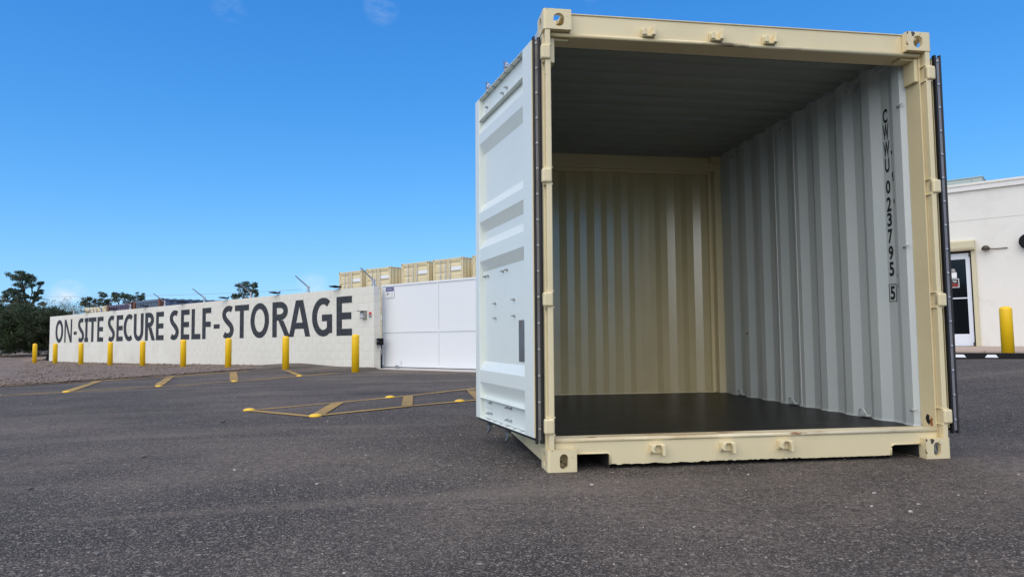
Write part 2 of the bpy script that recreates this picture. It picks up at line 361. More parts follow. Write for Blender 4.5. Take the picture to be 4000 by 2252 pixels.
# ------------------------------------------------------------------ ground
def axis_pts(lo, a, b, hi, step):
    p = [a + step * i for i in range(int((b - a) / step) + 1)]
    q = []; d = step; x = p[-1]
    while x < hi: d *= 1.5; x = min(x + d, hi); q.append(x)
    l = []; d = step; x = p[0]
    while x > lo: d *= 1.5; x = max(x - d, lo); l.append(x)
    return l[::-1] + p + q
xs = axis_pts(-600, -20, 14, 600, 0.5); ys = axis_pts(-600, -6, 34, 900, 0.5)
o = MB().grid(lambda i, j: (xs[i], ys[j], gh(xs[i], ys[j])), len(xs), len(ys)).build('asphalt_ground', M['asphalt'], smooth=True, fix=False)
o['kind'] = 'structure'

DW = Vector((-0.66301155, 0.74860916, 0)); NW = Vector((0.74860916, 0.66301155, 0))   # along the wall (away), and square to it (away)
ROT = math.atan2(-DW.y, -DW.x)   # local x = -DW (right), local y = NW (back)
P0 = Vector((-1.5758, 13.9197, 0))  # right front corner of the block wall
def wl(s, d, z=0.0): return P0 - DW * s + NW * d + Vector((0, 0, z))

# gravel shoulder between the asphalt edge and the wall
edge = [(-40, 3.4), (-14.0, 9.5), (-9.1, 11.75), (-8.2, 12.42), (-7.5, 12.95), (-6.35, 13.98), (-4.85, 15.9), (-4.30, 16.4), (-3.85, 16.70)]
far = [(-75, 40), (-40, 52), (-22, 40), (-17.5, 32.0), (-14.0, 28.0), (-10.5, 24.1), (-7.0, 20.2), (-5.0, 17.9), (-3.86, 16.75)]
rnd = random.Random(4)
nsub, nacross = 16, 22
def edge_pt(P, u):
    k = u * (len(P) - 1); i = min(int(k), len(P) - 2); f = k - i
    return Vector(P[i]) * (1 - f) + Vector(P[i + 1]) * f
def gp(i, j):
    u = i / 160.0; v = j / nacross
    a = edge_pt(edge, u); b = edge_pt(far, u)
    if j == 0: a = a + Vector((noise.noise((a.x * 1.7, a.y * 1.7, 1)), noise.noise((a.x * 1.7, a.y * 1.7, 5)))) * 0.30 + Vector((noise.noise((a.x * 6, a.y * 6, 8)), noise.noise((a.x * 6, a.y * 6, 9)))) * 0.12
    p = a.lerp(b, v ** 1.4)
    hgt = 0.004 if j == 0 else 0.02 + 0.025 * noise.noise((p.x * .8, p.y * .8, 2)) + 0.02 * noise.noise((p.x * 3, p.y * 3, 3))
    return (p.x, p.y, gh(p.x, p.y) + max(0.004, (hgt + 0.015) * min(1.0, .1 + v * 3.5)))
o = MB().grid(gp, 161, nacross + 1).build('gravel_shoulder', M['gravel'], smooth=True, fix=False); o['kind'] = 'structure'

# dirt bank at the far left, behind the first bollard
def bank(i, j):
    u, v = i / 40, j / 12
    p = wl(-25.6 - 24 * u, -2.5 + 16 * v)
    z = gh(p.x, p.y) - 0.05 + 0.86 * sm(v * 2.6 - 0.2) * (1 - 0.80 * sm((u - .02) / .22)) + 0.06 * noise.noise((p.x * .7, p.y * .7, 0))
    return (p.x, p.y, z)
o = MB().grid(bank, 41, 13).build('dirt_bank', M['dirt'], smooth=True, fix=False); o['kind'] = 'structure'

# asphalt patch humped against the wall foot
def patch(i, j):
    s = -5.2 + 5.4 * i / 24; v = j / 6
    d = -1.7 + 1.72 * v
    p = wl(s, d); e = sm(v) * (0.05 + 0.07 * sm(1 - abs(s + 3.4) / 2.2) + 0.015 * noise.noise((s * 3, v, 0)))
    if i in (0, 24) or j == 0: e = 0.002
    return (p.x, p.y, gh(p.x, p.y) + 0.004 + e)
o = MB().grid(patch, 25, 7).build('asphalt_patch', M['asphalt'], smooth=True, fix=False); o['kind'] = 'structure'

# painted islands
def strip(mb, pts, w, dz=0.005):
    pts = [Vector(p) for p in pts]; out = []
    for a, b in zip(pts[:-1], pts[1:]):
        n_ = max(2, int((b - a).length / 0.3))
        for i in range(n_): out.append(a.lerp(b, i / n_))
    out.append(pts[-1]); vs = []
    for i, p in enumerate(out):
        d = (out[min(i + 1, len(out) - 1)] - out[max(i - 1, 0)]).normalized(); nn = Vector((-d.y, d.x))
        ww = w * (1 + 0.10 * noise.noise((p.x * 4, p.y * 4, 0)))
        for s_ in (-.5, .5):
            q = p + nn * ww * s_; vs.append((q.x, q.y, gh(q.x, q.y) + dz))
    mb.add(vs, [(2 * i, 2 * i + 1, 2 * i + 3, 2 * i + 2) for i in range(len(out) - 1)])
L1 = [(-9.2, 7.35), (-7.2, 8.30), (-6.23, 8.72), (-5.07, 9.42), (-4.01, 10.24), (-3.05, 11.59), (-2.3, 12.55)]
L2 = [(-12.0, 9.9), (-8.84, 11.45), (-7.31, 12.41), (-6.14, 13.34), (-4.66, 15.21), (-4.04, 15.75)]
def marking(items):
    mb = MB()
    for k, (p, w) in enumerate(items): strip(mb, p, w, 0.005 + 0.0015 * k)
    o = mb.build('road_marking', M['line'], fix=False); o['kind'] = 'structure'; return o
marking([(L1, .16), (L2, .24), ([(-8.35, 9.2), (-8.74, 11.4)], .15), ([(-6.31, 8.76), (-7.27, 12.35)], .16), ([(-5.15, 9.46), (-6.12, 13.26)], .16), ([(-4.04, 10.3), (-5.08, 14.6)], .16), ([(-3.02, 11.65), (-4.06, 15.6)], .14)])
marking([([(-2.42, 4.03), (-1.57, 4.66), (-0.97, 5.15), (-0.73, 5.36), (0.23, 6.46), (1.2, 7.5)], .11), ([(-2.42, 4.03), (-1.66, 3.20)], .10),
         ([(-1.66, 3.20), (-0.75, 3.89), (0.04, 4.42), (1.0, 5.1)], .10), ([(-1.62, 3.30), (-1.55, 4.62)], .13), ([(-0.76, 3.93), (-0.745, 5.24)], .12), ([(0.12, 6.25), (0.09, 4.5)], .12)])

# ------------------------------------------------------------------ main shipping container
A_T = 0.0075
W, H, LEN = 2.438, 2.591, 2.991
root = empty('shipping_container', (0, 0, 0), (0, A_T, 0))
tag(root, 'large beige shipping container standing open in the foreground with both doors swung back', 'shipping container')

def boolean(base, cutters):
    o1 = bpy.data.objects.new('tmp', base); col.objects.link(o1); tmp = [o1]
    for c in cutters:
        oc = bpy.data.objects.new('tmpc', c); col.objects.link(oc); tmp.append(oc)
        md = o1.modifiers.new('b', 'BOOLEAN'); md.operation = 'DIFFERENCE'; md.solver = 'EXACT'; md.object = oc
    dg = bpy.context.evaluated_depsgraph_get(); dg.update()
    me = bpy.data.meshes.new_from_object(o1.evaluated_get(dg))
    for t in tmp: bpy.data.objects.remove(t)
    return me
def stadium(w, h, n=7):
    r = min(w, h) / 2; a, b = w / 2 - r, h / 2 - r; out = []
    for q, (sx, sy) in enumerate(((1, 1), (-1, 1), (-1, -1), (1, -1))):
        for i in range(n):
            t = math.pi / 2 * (q + i / (n - 1)); out.append((sx * a + r * math.cos(t), sy * b + r * math.sin(t)))
    ded = []
    for p in out:
        if not ded or (abs(p[0] - ded[-1][0]) + abs(p[1] - ded[-1][1])) > 1e-5: ded.append(p)
    if abs(ded[0][0] - ded[-1][0]) + abs(ded[0][1] - ded[-1][1]) < 1e-5: ded.pop()
    return ded
def casting(hole, top):
    """left front casting, outer corner at (0,0), x into the box, y back, z 0..0.118"""
    r = 0.016; arc = [(r - r * math.cos(t), r - r * math.sin(t)) for t in [math.pi / 2 * i / 5 for i in range(6)]]
    base = MB().prism(arc + [(.162, 0), (.162, .178), (0, .178)], 'z', 0, .118).mesh('corner_casting', M['beige_worn'])
    cut = [MB().box(.026, .140, .026, .155, .022, .096).mesh('c', M['beige_worn'])]
    w, h = hole
    cut.append(MB().prism([(.090 + a, .056 + b) for a, b in stadium(w, h)], 'y', -.02, .06).mesh('c', M['beige_worn']))
    cut.append(MB().prism([(.095 + a, .059 + b) for a, b in stadium(.06, .082)], 'x', -.02, .06).mesh('c', M['beige_worn']))
    z0, z1 = (.08, .14) if top else (-.03, .05)
    cut.append(MB().prism([(.085 + a, .095 + b) for a, b in stadium(.062, .12)], 'z', z0, z1).mesh('c', M['beige_worn']))
    me = boolean(base, cut)
    return me
def mirrored(me, sx, sy):
    c = me.copy(); bm = bmesh.new(); bm.from_mesh(c)
    for v in bm.verts: v.co.x *= sx; v.co.y *= sy
    if sx * sy < 0: bmesh.ops.reverse_faces(bm, faces=bm.faces)
    bm.to_mesh(c); bm.free(); return c
ct, cb_ = casting((.064, .076), True), casting((.047, .082), False)
for me, z in ((ct, H - .118), (cb_, 0)):
    for sx, sy, x, y in ((1, 1, 0, 0), (-1, 1, W, 0), (1, -1, 0, LEN), (-1, -1, W, LEN)):
        o = link('corner_casting', mirrored(me, sx, sy), root, 0.003, 2); o.location = (x, y, z)

def cuboid_part(name, boxes, material, bevel=0.003, parent=root):
    mb = MB()
    for b in boxes: mb.box(*b)
    return mb.build(name, material, parent, bevel)
for side in (0, 1):
    fx = (lambda a, b: (a, b)) if side == 0 else (lambda a, b: (W - b, W - a))
    x = lambda a, b: fx(a, b)
    # front post: main channel, web, hinge-pin bar
    cuboid_part('corner_post', [(*x(.004, .0485), .056, .178, .118, H - .118), (*x(.044, .0515), .050, .0555, .178, 2.44),
                                (*x(.018, .034), .0305, .0555, .118, H - .118), (*x(.010, .040), .004, .030, .118, H - .118)], M['beige'], .005)
    cuboid_part('corner_post', [(*x(.004, .15), LEN - .05, LEN - .004, .118, H - .118), (*x(.035, .11), LEN - .14, LEN - .0505, .118, H - .118)], M['beige'], .004)
    for z0, z1 in ((.205, .288), (.900, .980), (1.590, 1.672), (2.295, 2.380)):
        mb = MB()
        a, b = x(-.016, .040)
        mb.box(a, b, -.010, .032, z0, z1)
        h_ = mb.build('hinge', M['beige'], root, .011, seg=3)
        a, b = x(-.002, .047)
        MB().box(a, b, .006, .0545, z1 + .002, z1 + .009).build('hinge_plate', M['beige'], h_, .002); MB().box(a, b, .006, .0545, z0 - .009, z0 - .002).build('hinge_plate', M['beige'], h_, .002)
    cuboid_part('top_side_rail', [(*x(.006, .06), .178, LEN - .178, 2.50, 2.56)], M['grey'], .003)
    cuboid_part('bottom_side_rail', [(*x(.006, .012), .178, LEN - .178, .03, .165), (*x(.0125, .055), .178, LEN - .178, .03, .036)], M['beige'], .002)
    cuboid_part('gusset', [(*x(.049, .075), .060, .16, 2.30, 2.4515)], M['beige'], .003)

# door header, set back behind the faces of the castings
mb = MB(); mb.box(.1625, W - .1625, .050, .200, 2.4725, 2.5820); mb.box(.049, W - .049, .052, .200, 2.452, 2.472)
mb.box(.1625, W - .1625, .043, .090, 2.5825, 2.5895)
mb.build('door_header', M['beige'], root, .003)
mb = MB(); mb.tube([(.05, .046, 2.459), (W - .05, .046, 2.459)], .012, 10); mb.build('header_lip', M['scrape'], root, smooth=True)
for xx in (.11, W - .11):
    cuboid_part('door_stop', [(xx - .05, xx + .05, .07, .15, 2.436, 2.4515)], M['beige'], .003)
# sill with the two fork pockets
def arcn(cx_, cz_, r, a0, a1, n=5): return [(cx_ + r * math.cos(R_(a0 + (a1 - a0) * i / n)), cz_ + r * math.sin(R_(a0 + (a1 - a0) * i / n))) for i in range(n + 1)]
rs = random.Random(2)
poly = [(.1625, .152), (.1625, .084)] + arcn(.344, .069, .015, 90, 0) + [(.359, .024)]
xq = .375
while xq < 2.06:
    poly.append((xq, .021 + (rs.random() * .007 if .36 < xq < 1.5 else rs.random() * .002))); xq += .016
poly += [(2.084, .022)] + arcn(2.099, .065, .015, 180, 90) + [(W - .1625, .080), (W - .1625, .152)]
MB().prism(poly, 'y', .048, .060).build('door_sill', M['beige'], root)
cuboid_part('sill_end_plate', [(.0525, .162, .050, .060, .1185, .152)], M['beige'], 0); cuboid_part('sill_end_plate', [(W - .162, W - .0525, .050, .060, .1185, .152)], M['beige'], 0)
mb = MB(); mb.box(.0525, W - .0525, .0605, .158, .158, .1725); mb.build('threshold', M['beige_rail'], root, .003)
MB().tube([(.052, .050, .162), (W - .052, .050, .162)], .0115, 10).build('sill_lip', M['beige_rail'], root, smooth=True)
for x0, x1 in ((.166, .359), (2.084, 2.272)):
    mb = MB(); mb.box(x0 - .003, x1 + .003, .0605, 2.9, .085, .090); mb.box(x1 - .001, x1 + .003, .0605, 2.9, .004, .0845); mb.box(x0 - .003, x0 + .001, .0605, 2.9, .004, .0845)
    mb.build('fork_pocket', M['void'], root)
    MB().tube([(.164, .045, .089), (.345, .045, .089), (.357, .045, .085), (.363, .045, .073), (.363, .045, .026)] if x0 < 1 else [(2.080, .045, .024), (2.080, .045, .066), (2.085, .045, .078), (2.098, .045, .085), (2.274, .045, .085)], .005, 6).build('pocket_weld', M['beige'], root, smooth=True)
# cam keepers
def keeper(x, z, flip):
    mb = MB(lambda a, b, c: (x + a, b + .038, z + c * (-1 if flip else 1)))
    mb.box(-.042, .040, -.004, .011, -.030, .024)
    mb.prism([(-.040, -.026), (-.044, .006), (-.030, .018), (-.016, .012), (-.024, -.004), (-.014, -.026)], 'y', -.034, -.004)
    mb.prism([(.012, -.026), (.020, .004), (.022, .034), (.038, .036), (.042, -.002), (.036, -.028)], 'y', -.040, -.004)
    mb.box(-.036, .036, -.026, -.004, -.032, -.022)
    mb.build('cam_keeper', M['beige'], root, .004)
for x in (.629, 1.048, 1.386): keeper(x, 2.500, False)
for x in (.632, 1.048, 1.400): keeper(x, .102, True)
# floor and base
cuboid_part('floor', [(.0135, W - .0135, .1585, 2.93, .140, .165)], M['ply'], 0)
cuboid_part('cross_member', [(.06, W - .06, y, y + .05, .05, .139) for y in (.3, .75, 1.2, 1.65, 2.1, 2.55)], M['void'], 0)
# corrugated side sheets
def side_sheet(side):
    mb = MB(); rid, val = .078, .042            # distance in from the outer face
    ys_ = [(.170, .05)]; y = .20
    prof = [(.178, val), (.205, rid - .006), (.275, rid - .006), (.345, val)]
    y = .345
    while y < 2.7:
        prof += [(y + .078, val), (y + .148, rid), (y + .226, rid)]; y += .298
        if y < 2.75: prof += [(y, val)]
    prof = [p for p in prof if p[0] < 2.84] + [(2.86, val)]
    xx = (lambda u: u) if side == 0 else (lambda u: W - u)
    vents = (.86, 2.36)
    for (ya, ua), (yb, ub) in zip(prof[:-1], prof[1:]):
        ym = (ya + yb) / 2
        if any(abs(ym - v) < .06 for v in vents) and abs(ua - ub) < 1e-4:
            ny, nz_ = 19, 25
            zs = [.166] + [2.385 + .06 * k / nz_ for k in range(nz_ + 1)] + [2.545]
            for k in range(len(zs) - 1):
                for q in range(ny):
                    if 1 <= k <= nz_ and k % 5 == 2 and q in (5, 9, 13): continue
                    y0 = ya + (yb - ya) * q / ny; y1 = ya + (yb - ya) * (q + 1) / ny
                    mb.add([(xx(ua), y0, zs[k]), (xx(ua), y1, zs[k]), (xx(ua), y1, zs[k + 1]), (xx(ua), y0, zs[k + 1])], [(0, 1, 2, 3)])
        else:
            mb.add([(xx(ua), ya, .166), (xx(ub), yb, .166), (xx(ub), yb, 2.545), (xx(ua), ya, 2.545)], [(0, 1, 2, 3)])
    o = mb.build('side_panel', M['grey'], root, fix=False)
    bm = bmesh.new(); bm.from_mesh(o.data); bmesh.ops.remove_doubles(bm, verts=bm.verts, dist=1e-5); bm.to_mesh(o.data); bm.free()
    md = o.modifiers.new('thick', 'SOLIDIFY'); md.thickness = .0022; md.offset = 0
    for v in vents:
        a, b = sorted((xx(.006), xx(.030))); MB().box(*sorted((xx(.006), xx(.009))), v - .07, v + .07, 2.37, 2.47).box(a, b, v - .07, v - .067, 2.37, 2.47).box(a, b, v + .067, v + .07, 2.37, 2.47).box(a, b, v - .0665, v + .0665, 2.4675, 2.47).build('vent_cover', M['beige'], o)
    mb2 = MB()
    for (ya, ua), (yb, ub) in zip(prof[:-1], prof[1:]):
        mb2.add([(xx(ua + .003), ya, .166), (xx(ub + .003), yb, .166), (xx(ub + .009), yb, .166), (xx(ua + .009), ya, .166),
                 (xx(ua + .003), ya, .178), (xx(ub + .003), yb, .178), (xx(ub + .006), yb, .176), (xx(ua + .006), ya, .176)],
                [(0, 1, 5, 4), (1, 2, 6, 5), (2, 3, 7, 6), (3, 0, 4, 7), (4, 5, 6, 7)])
    mb2.build('floor_seal', M['grey'], o)
    return o
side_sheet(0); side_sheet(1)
# roof sheet, ridges running across
mb = MB(); prof = []; y = .2005
while y < 2.85: prof += [(y, 2.540), (y + .085, 2.540), (y + .110, 2.568), (y + .190, 2.568)]; y += .215
prof += [(2.866, 2.54)]
for (ya, za), (yb, zb) in zip(prof[:-1], prof[1:]):
    mb.add([(.045, ya, za), (W - .045, ya, za), (W - .045, yb, zb), (.045, yb, zb)], [(0, 1, 2, 3)])
M['roof_shaded'] = mat('shade-darkened grey roof sheet', (0.25, 0.275, 0.25), 0.45, var=0.08, vscale=2)  # ceiling grey darkened so the colour itself carries the shade inside the box
o = mb.build('roof_panel', M['roof_shaded'], root, fix=False); md = o.modifiers.new('thick', 'SOLIDIFY'); md.thickness = .002
# rear wall
mb = MB(); x = .10; prof = []
while x < 2.30: prof += [(x, 2.955), (x + .070, 2.955), (x + .140, 2.921), (x + .210, 2.921)]; x += .280
prof = [p for p in prof if p[0] < 2.31] + [(2.312, 2.955)]
for (xa, ya), (xb, yb) in zip(prof[:-1], prof[1:]):
    mb.add([(xa, ya, .15), (xb, yb, .15), (xb, yb, 2.40), (xa, ya, 2.40)], [(0, 1, 2, 3)])
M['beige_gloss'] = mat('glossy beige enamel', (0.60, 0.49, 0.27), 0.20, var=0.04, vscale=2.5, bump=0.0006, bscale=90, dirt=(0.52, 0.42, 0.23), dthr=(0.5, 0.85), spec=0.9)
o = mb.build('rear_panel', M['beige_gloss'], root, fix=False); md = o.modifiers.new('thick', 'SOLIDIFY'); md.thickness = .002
cuboid_part('rear_header', [(.10, W - .10, 2.87, 2.985, 2.405, 2.556), (.13, W - .13, 2.90, 2.968, 2.380, 2.4045)], M['beige'], .004)
cuboid_part('rear_sill', [(.10, W - .10, 2.962, 2.985, .03, .165), (.10, 2.3, 2.90, 2.915, .1655, .176)], M['beige'], .003)
# lashing rings and bars
for y, z, s in ((.673, .188, 1), (1.567, .188, 1), (2.459, .188, 1), (.683, 2.478, -1), (1.573, 2.478, -1), (2.485, 2.478, -1)):
    pts = [(W - .078 - .012 - .010 * math.sin(t), y + .036 * math.cos(t), z + s * .042 * math.sin(t) - s * .004) for t in [math.pi * i / 10 for i in range(11)]]
    o = MB().tube(pts, .0065, 7).build('lashing_ring', M['grey'], root, smooth=True)
    MB().box(W - .096, W - .060, y - .045, y + .045, z - .012, z + .002).build('ring_base', M['grey'], o, .003)
for z in (.27, 1.293, 2.20):
    MB().tube([(W - .085, .165, z), (W - .088, .20, z - .004), (W - .076, .225, z - .010)], .006, 7).build('lashing_bar', M['grey'], root, smooth=True)
# hollow corner pieces where the post meets the sill (rust hole)
def blob(mb, c, r, ax, n=14, seed=0, th=.0015):
    rr = random.Random(seed); p = []
    for i in range(n):
        t = 2 * math.pi * i / n; k = r * (0.65 + .6 * rr.random()); p.append((c[0] + k * ax[0] * math.cos(t), c[1] + k * ax[1] * math.sin(t)))
    return p
M['rust'] = mat('rust stain', (0.26, 0.10, 0.03), 0.9, var=0.5, vscale=30)
MB().prism(blob(None, (.115, .215), .022, (.8, 1.3), seed=5), 'x', W - .0500, W - .0490).build('rust_hole', M['ink'], root)
MB().prism(blob(None, (.088, .205), .020, (.6, 1.6), seed=9), 'x', W - .0495, W - .0484).build('rust_stain', M['rust'], root)

# stencilled number on the right wall (faces the inside, -x)
def text_mesh(txt, size, material, name, sx=1.0, ext=0.0):
    cu = bpy.data.curves.new('t', 'FONT'); cu.body = txt; cu.size = size; cu.align_x = 'CENTER'; cu.align_y = 'CENTER'; cu.resolution_u = 5; cu.extrude = ext
    if name == 'stencil_character': cu.offset = size * 0.03
    o = bpy.data.objects.new('t', cu); col.objects.link(o)
    dg = bpy.context.evaluated_depsgraph_get(); dg.update()
    me = bpy.data.meshes.new_from_object(o.evaluated_get(dg)); bpy.data.objects.remove(o)
    bm = bmesh.new(); bm.from_mesh(me)
    x0 = min(v.co.x for v in bm.verts); x1 = max(v.co.x for v in bm.verts); y0 = min(v.co.y for v in bm.verts); y1 = max(v.co.y for v in bm.verts)
    for v in bm.verts: v.co.x = (v.co.x - (x0 + x1) / 2) * sx; v.co.y -= (y0 + y1) / 2
    bm.to_mesh(me); bm.free(); me.materials.clear(); me.materials.append(material); me.name = name
    return me, (x1 - x0) * sx, y1 - y0
def fit_text(txt, w, h, material, name, ext=0.0004):
    me, a, b = text_mesh(txt, 1.0, material, name, 1.0, 0.0)
    for v in me.vertices: v.co.x *= w / a; v.co.y *= h / b; v.co.z = 0
    return me
zc = [('C', 2.2325, 2.137), ('W', 2.130, 2.022), ('W', 2.014, 1.908), ('U', 1.901, 1.806), ('0', 1.752, 1.663), ('2', 1.640, 1.543), ('3', 1.535, 1.444),
      ('7', 1.427, 1.332), ('9', 1.315, 1.223), ('5', 1.209, 1.115), ('5', 1.050, .960)]
for ch, z1, z0 in zc:
    me = fit_text(ch, .058 if ch == 'W' else .044, z1 - z0, M['ink'], 'stencil_character')
    o = link('stencil_character', me, root); o.location = (W - .042 - .0028, .383, (z0 + z1) / 2); o.rotation_euler = (R_(90), 0, R_(-90))
bx = W - .042 - .0028
mb = MB()
for y0, y1, z0, z1 in ((.348, .418, 1.0595, 1.0635), (.348, .418, .9475, .9515), (.348, .352, .9515, 1.0595), (.414, .418, .9515, 1.0595)): mb.box(bx, bx + .0015, y0, y1, z0, z1)
mb.build('check_digit_frame', M['ink'], root)

for k, (y, z, r) in enumerate(((.322, 1.925, .008), (.320, 1.775, .013), (.318, 1.745, .008), (.316, 1.60, .009), (.312, 1.11, .008), (.309, 1.045, .012), (.30, .30, .012), (2.315, .75, .016))):
    xo = W - .0545 - (.0 if k < 7 else .0255)
    MB().prism(blob(None, (y, z), r, (.6, 1.6) if k < 7 else (1.7, .35), seed=30 + k), 'x', xo - .003, xo).build('paint_chip', M['ink'], root)
for y in (1.44, 1.74): MB().box(W - .0822, W - .0795, y - .002, y + .002, .18, 2.5).build('weld_seam', M['white'], root)

# ---- doors
def build_door(h0, ang, mir):
    """leaf frame: s from the hinge edge to the free edge, t from the inner face to the outer, z up"""
    d = Vector((math.sin(ang), math.cos(ang), 0)); nn = Vector((math.cos(ang), -math.sin(ang), 0)) * (1 if not mir else -1)
    f = lambda s, t, z: Vector((h0[0], h0[1], 0)) + d * s + nn * t + Vector((0, 0, z))
    LW = 1.14; Z0, Z1 = .172, 2.44
    door = empty('door', (0, 0, 0)); door.parent = root
    B = lambda name, material, bev=0.0, *boxes: (lambda mb: ([mb.box(*b) for b in boxes], mb.build(name, material, door, bev))[1])(MB(f))
    B('stile', M['grey_door'], .003, (0, .143, 0, .050, Z0, Z1))
    B('stile', M['grey_door'], .003, (1.048, LW, 0, .050, Z0, Z1))
    B('edge_strip', M['beige'], .001, (-.010, -.0005, .0002, .0062, Z0 + .002, Z1 - .002))
    B('top_rail', M['grey_door'], .002, (.1435, 1.0475, .036, .042, 2.284, 2.434), (.1435, 1.0475, .001, .0355, 2.434, 2.4395), (.1435, 1.0475, .001, .0355, 2.276, 2.282))
    B('bottom_rail', M['grey_door'], .002, (.1435, 1.0475, .036, .042, .178, .312), (.1435, 1.0475, .001, .0355, .172, .1775), (.1435, 1.0475, .001, .0355, .3125, .318))
    # pressed panel
    zz = [(.3185, .034), (.336, .034), (.425, .002), (.505, .002), (.566, .034), (1.193, .034), (1.263, .002), (1.352, .002), (1.415, .034), (1.471, .034), (1.541, .002), (1.610, .002), (1.674, .034),
          (2.028, .034), (2.103, .002), (2.178, .002), (2.266, .034), (2.2755, .034)]
    mb = MB(f)
    for (za, ta), (zb, tb) in zip(zz[:-1], zz[1:]): mb.add([(.1435, ta, za), (1.0475, ta, za), (1.0475, tb, zb), (.1435, tb, zb)], [(0, 1, 2, 3)])
    o = mb.build('pressed_panel', M['grey_door'], door, fix=False)
    mb = MB(f)
    for (za, ta), (zb, tb) in zip(zz[:-1], zz[1:]): mb.add([(.1435, ta + .004, za), (1.0475, ta + .004, za), (1.0475, tb + .004, zb), (.1435, tb + .004, zb)], [(0, 1, 2, 3)])
    mb.build('outer_face', M['beige'], door, fix=False)
    B('outer_face', M['beige'], .003, (0, .143, .0505, .056, Z0, Z1), (1.048, LW, .0505, .056, Z0, Z1), (.1435, 1.0475, .044, .05, 2.284, 2.434), (.1435, 1.0475, .044, .05, .178, .312))
    # gasket round the edge and its bolted retainer
    for nm, poly in (('gasket', [(-.001, .0066), (-.019, .0068), (-.022, .012), (-.018, .0185), (-.001, .0186)]), ('gasket', [(-.001, .036), (-.016, .036), (-.022, .044), (-.022, .052), (-.001, .054)])):
        MB(f).prism(poly, 'z', Z0 - .03, Z1 + .018).build(nm, M['rubber'], door, smooth=False)
    B('gasket', M['rubber'], .002, (0, LW, .012, .046, Z0 - .016, Z0 - .0005)); B('gasket', M['rubber'], .002, (0, LW, .012, .046, Z1 + .0005, Z1 + .012))
    B('retainer_strip', M['strip'], .001, (-.0165, -.003, .0189, .0357, Z0 - .012, Z1 + .004))
    bolt = MB().lathe([(.009, 0), (.009, .002), (.0062, .0025), (.0055, .006), (.0015, .0085)], n=8).mesh('bolt', M['steel'], smooth=False)
    ax = (-d).to_track_quat('Z', 'Y').to_euler()
    k = Z1 - .02
    while k > Z0:
        o = link('bolt', bolt, door); o.location = f(-.0165, .0273, k); o.rotation_euler = ax; k -= .1465
    if not mir:
        stud = MB().lathe([(.010, 0), (.010, .003), (.0085, .0035), (.0085, .012), (.005, .0125), (.005, .024), (.003, .026)], n=6).mesh('bolt', M['steel'])
        ax2 = (-nn).to_track_quat('Z', 'Y').to_euler()
        for s, z, t in [(.61, 1.159, .034), (.533, 1.161, .034), (1.005, 1.156, .034), (.937, 1.156, .034), (.781, .958, .034), (.404, .965, .034), (.775, .86, .034), (.40, .864, .034), (.877, .29, .031), (.544, .288, .036), (.476, .289, .036),
                        (.947, .214, .036), (.878, .218, .036), (.545, .212, .036), (.476, .213, .036), (.60, 2.335, .036), (.52, 2.345, .036), (.93, 2.345, .031)]:
            o = link('bolt', stud, door); o.location = f(s, t, z); o.rotation_euler = ax2
        for i in range(6):
            o = link('bolt', bolt, door); o.location = f(.24 + .13 * i, .016, .1775); o.scale = (1.3, 1.3, 1)
            o = link('bolt', bolt, door); o.location = f(.24 + .13 * i, .016, 2.434); o.rotation_euler = (math.pi, 0, 0); o.scale = (1.3, 1.3, 1)
        B('bracket', M['grey_door'], .002, (.85, 1.0475, .031, .0355, .25, .311)); B('bracket', M['grey_door'], .002, (.90, 1.0475, .031, .0355, 2.30, 2.39))
        B('metal_plate', M['mirror'], .001, (.19, .325, .031, .0338, .585, .835))
    # locking rods and cams on the outer face
    for s in ((.68, 1.09) if not mir else (.85,)):
        rod = MB(f).tube([(s, .085, .10), (s, .085, 2.56)], .017, 10).build('locking_rod', M['steel'], door, smooth=True)
        for z, sg in ((.105, -1), (2.555, 1)):
            mb = MB(f)
            mb.box(s - .022, s + .022, .070, .100, z - .016, z + .012)
            mb.prism([(s - .018, z), (s + .022, z), (s + .030, z + sg * .022), (s + .062, z + sg * .046), (s + .058, z + sg * .056), (s + .012, z + sg * .040), (s - .012, z + sg * .020)], 'y', .078, .092)
            mb.build('cam', M['steel'], rod, .003)
        mb = MB(f)
        for z in (.35, 1.2, 2.25): mb.box(s - .03, s + .03, .0565, .105, z - .03, z + .03)
        mb.build('rod_bracket', M['beige'], rod, .004)
    return door
build_door((-.056, .10), R_(-10.85), False)
build_door((2.522, .035), R_(4.5), True)

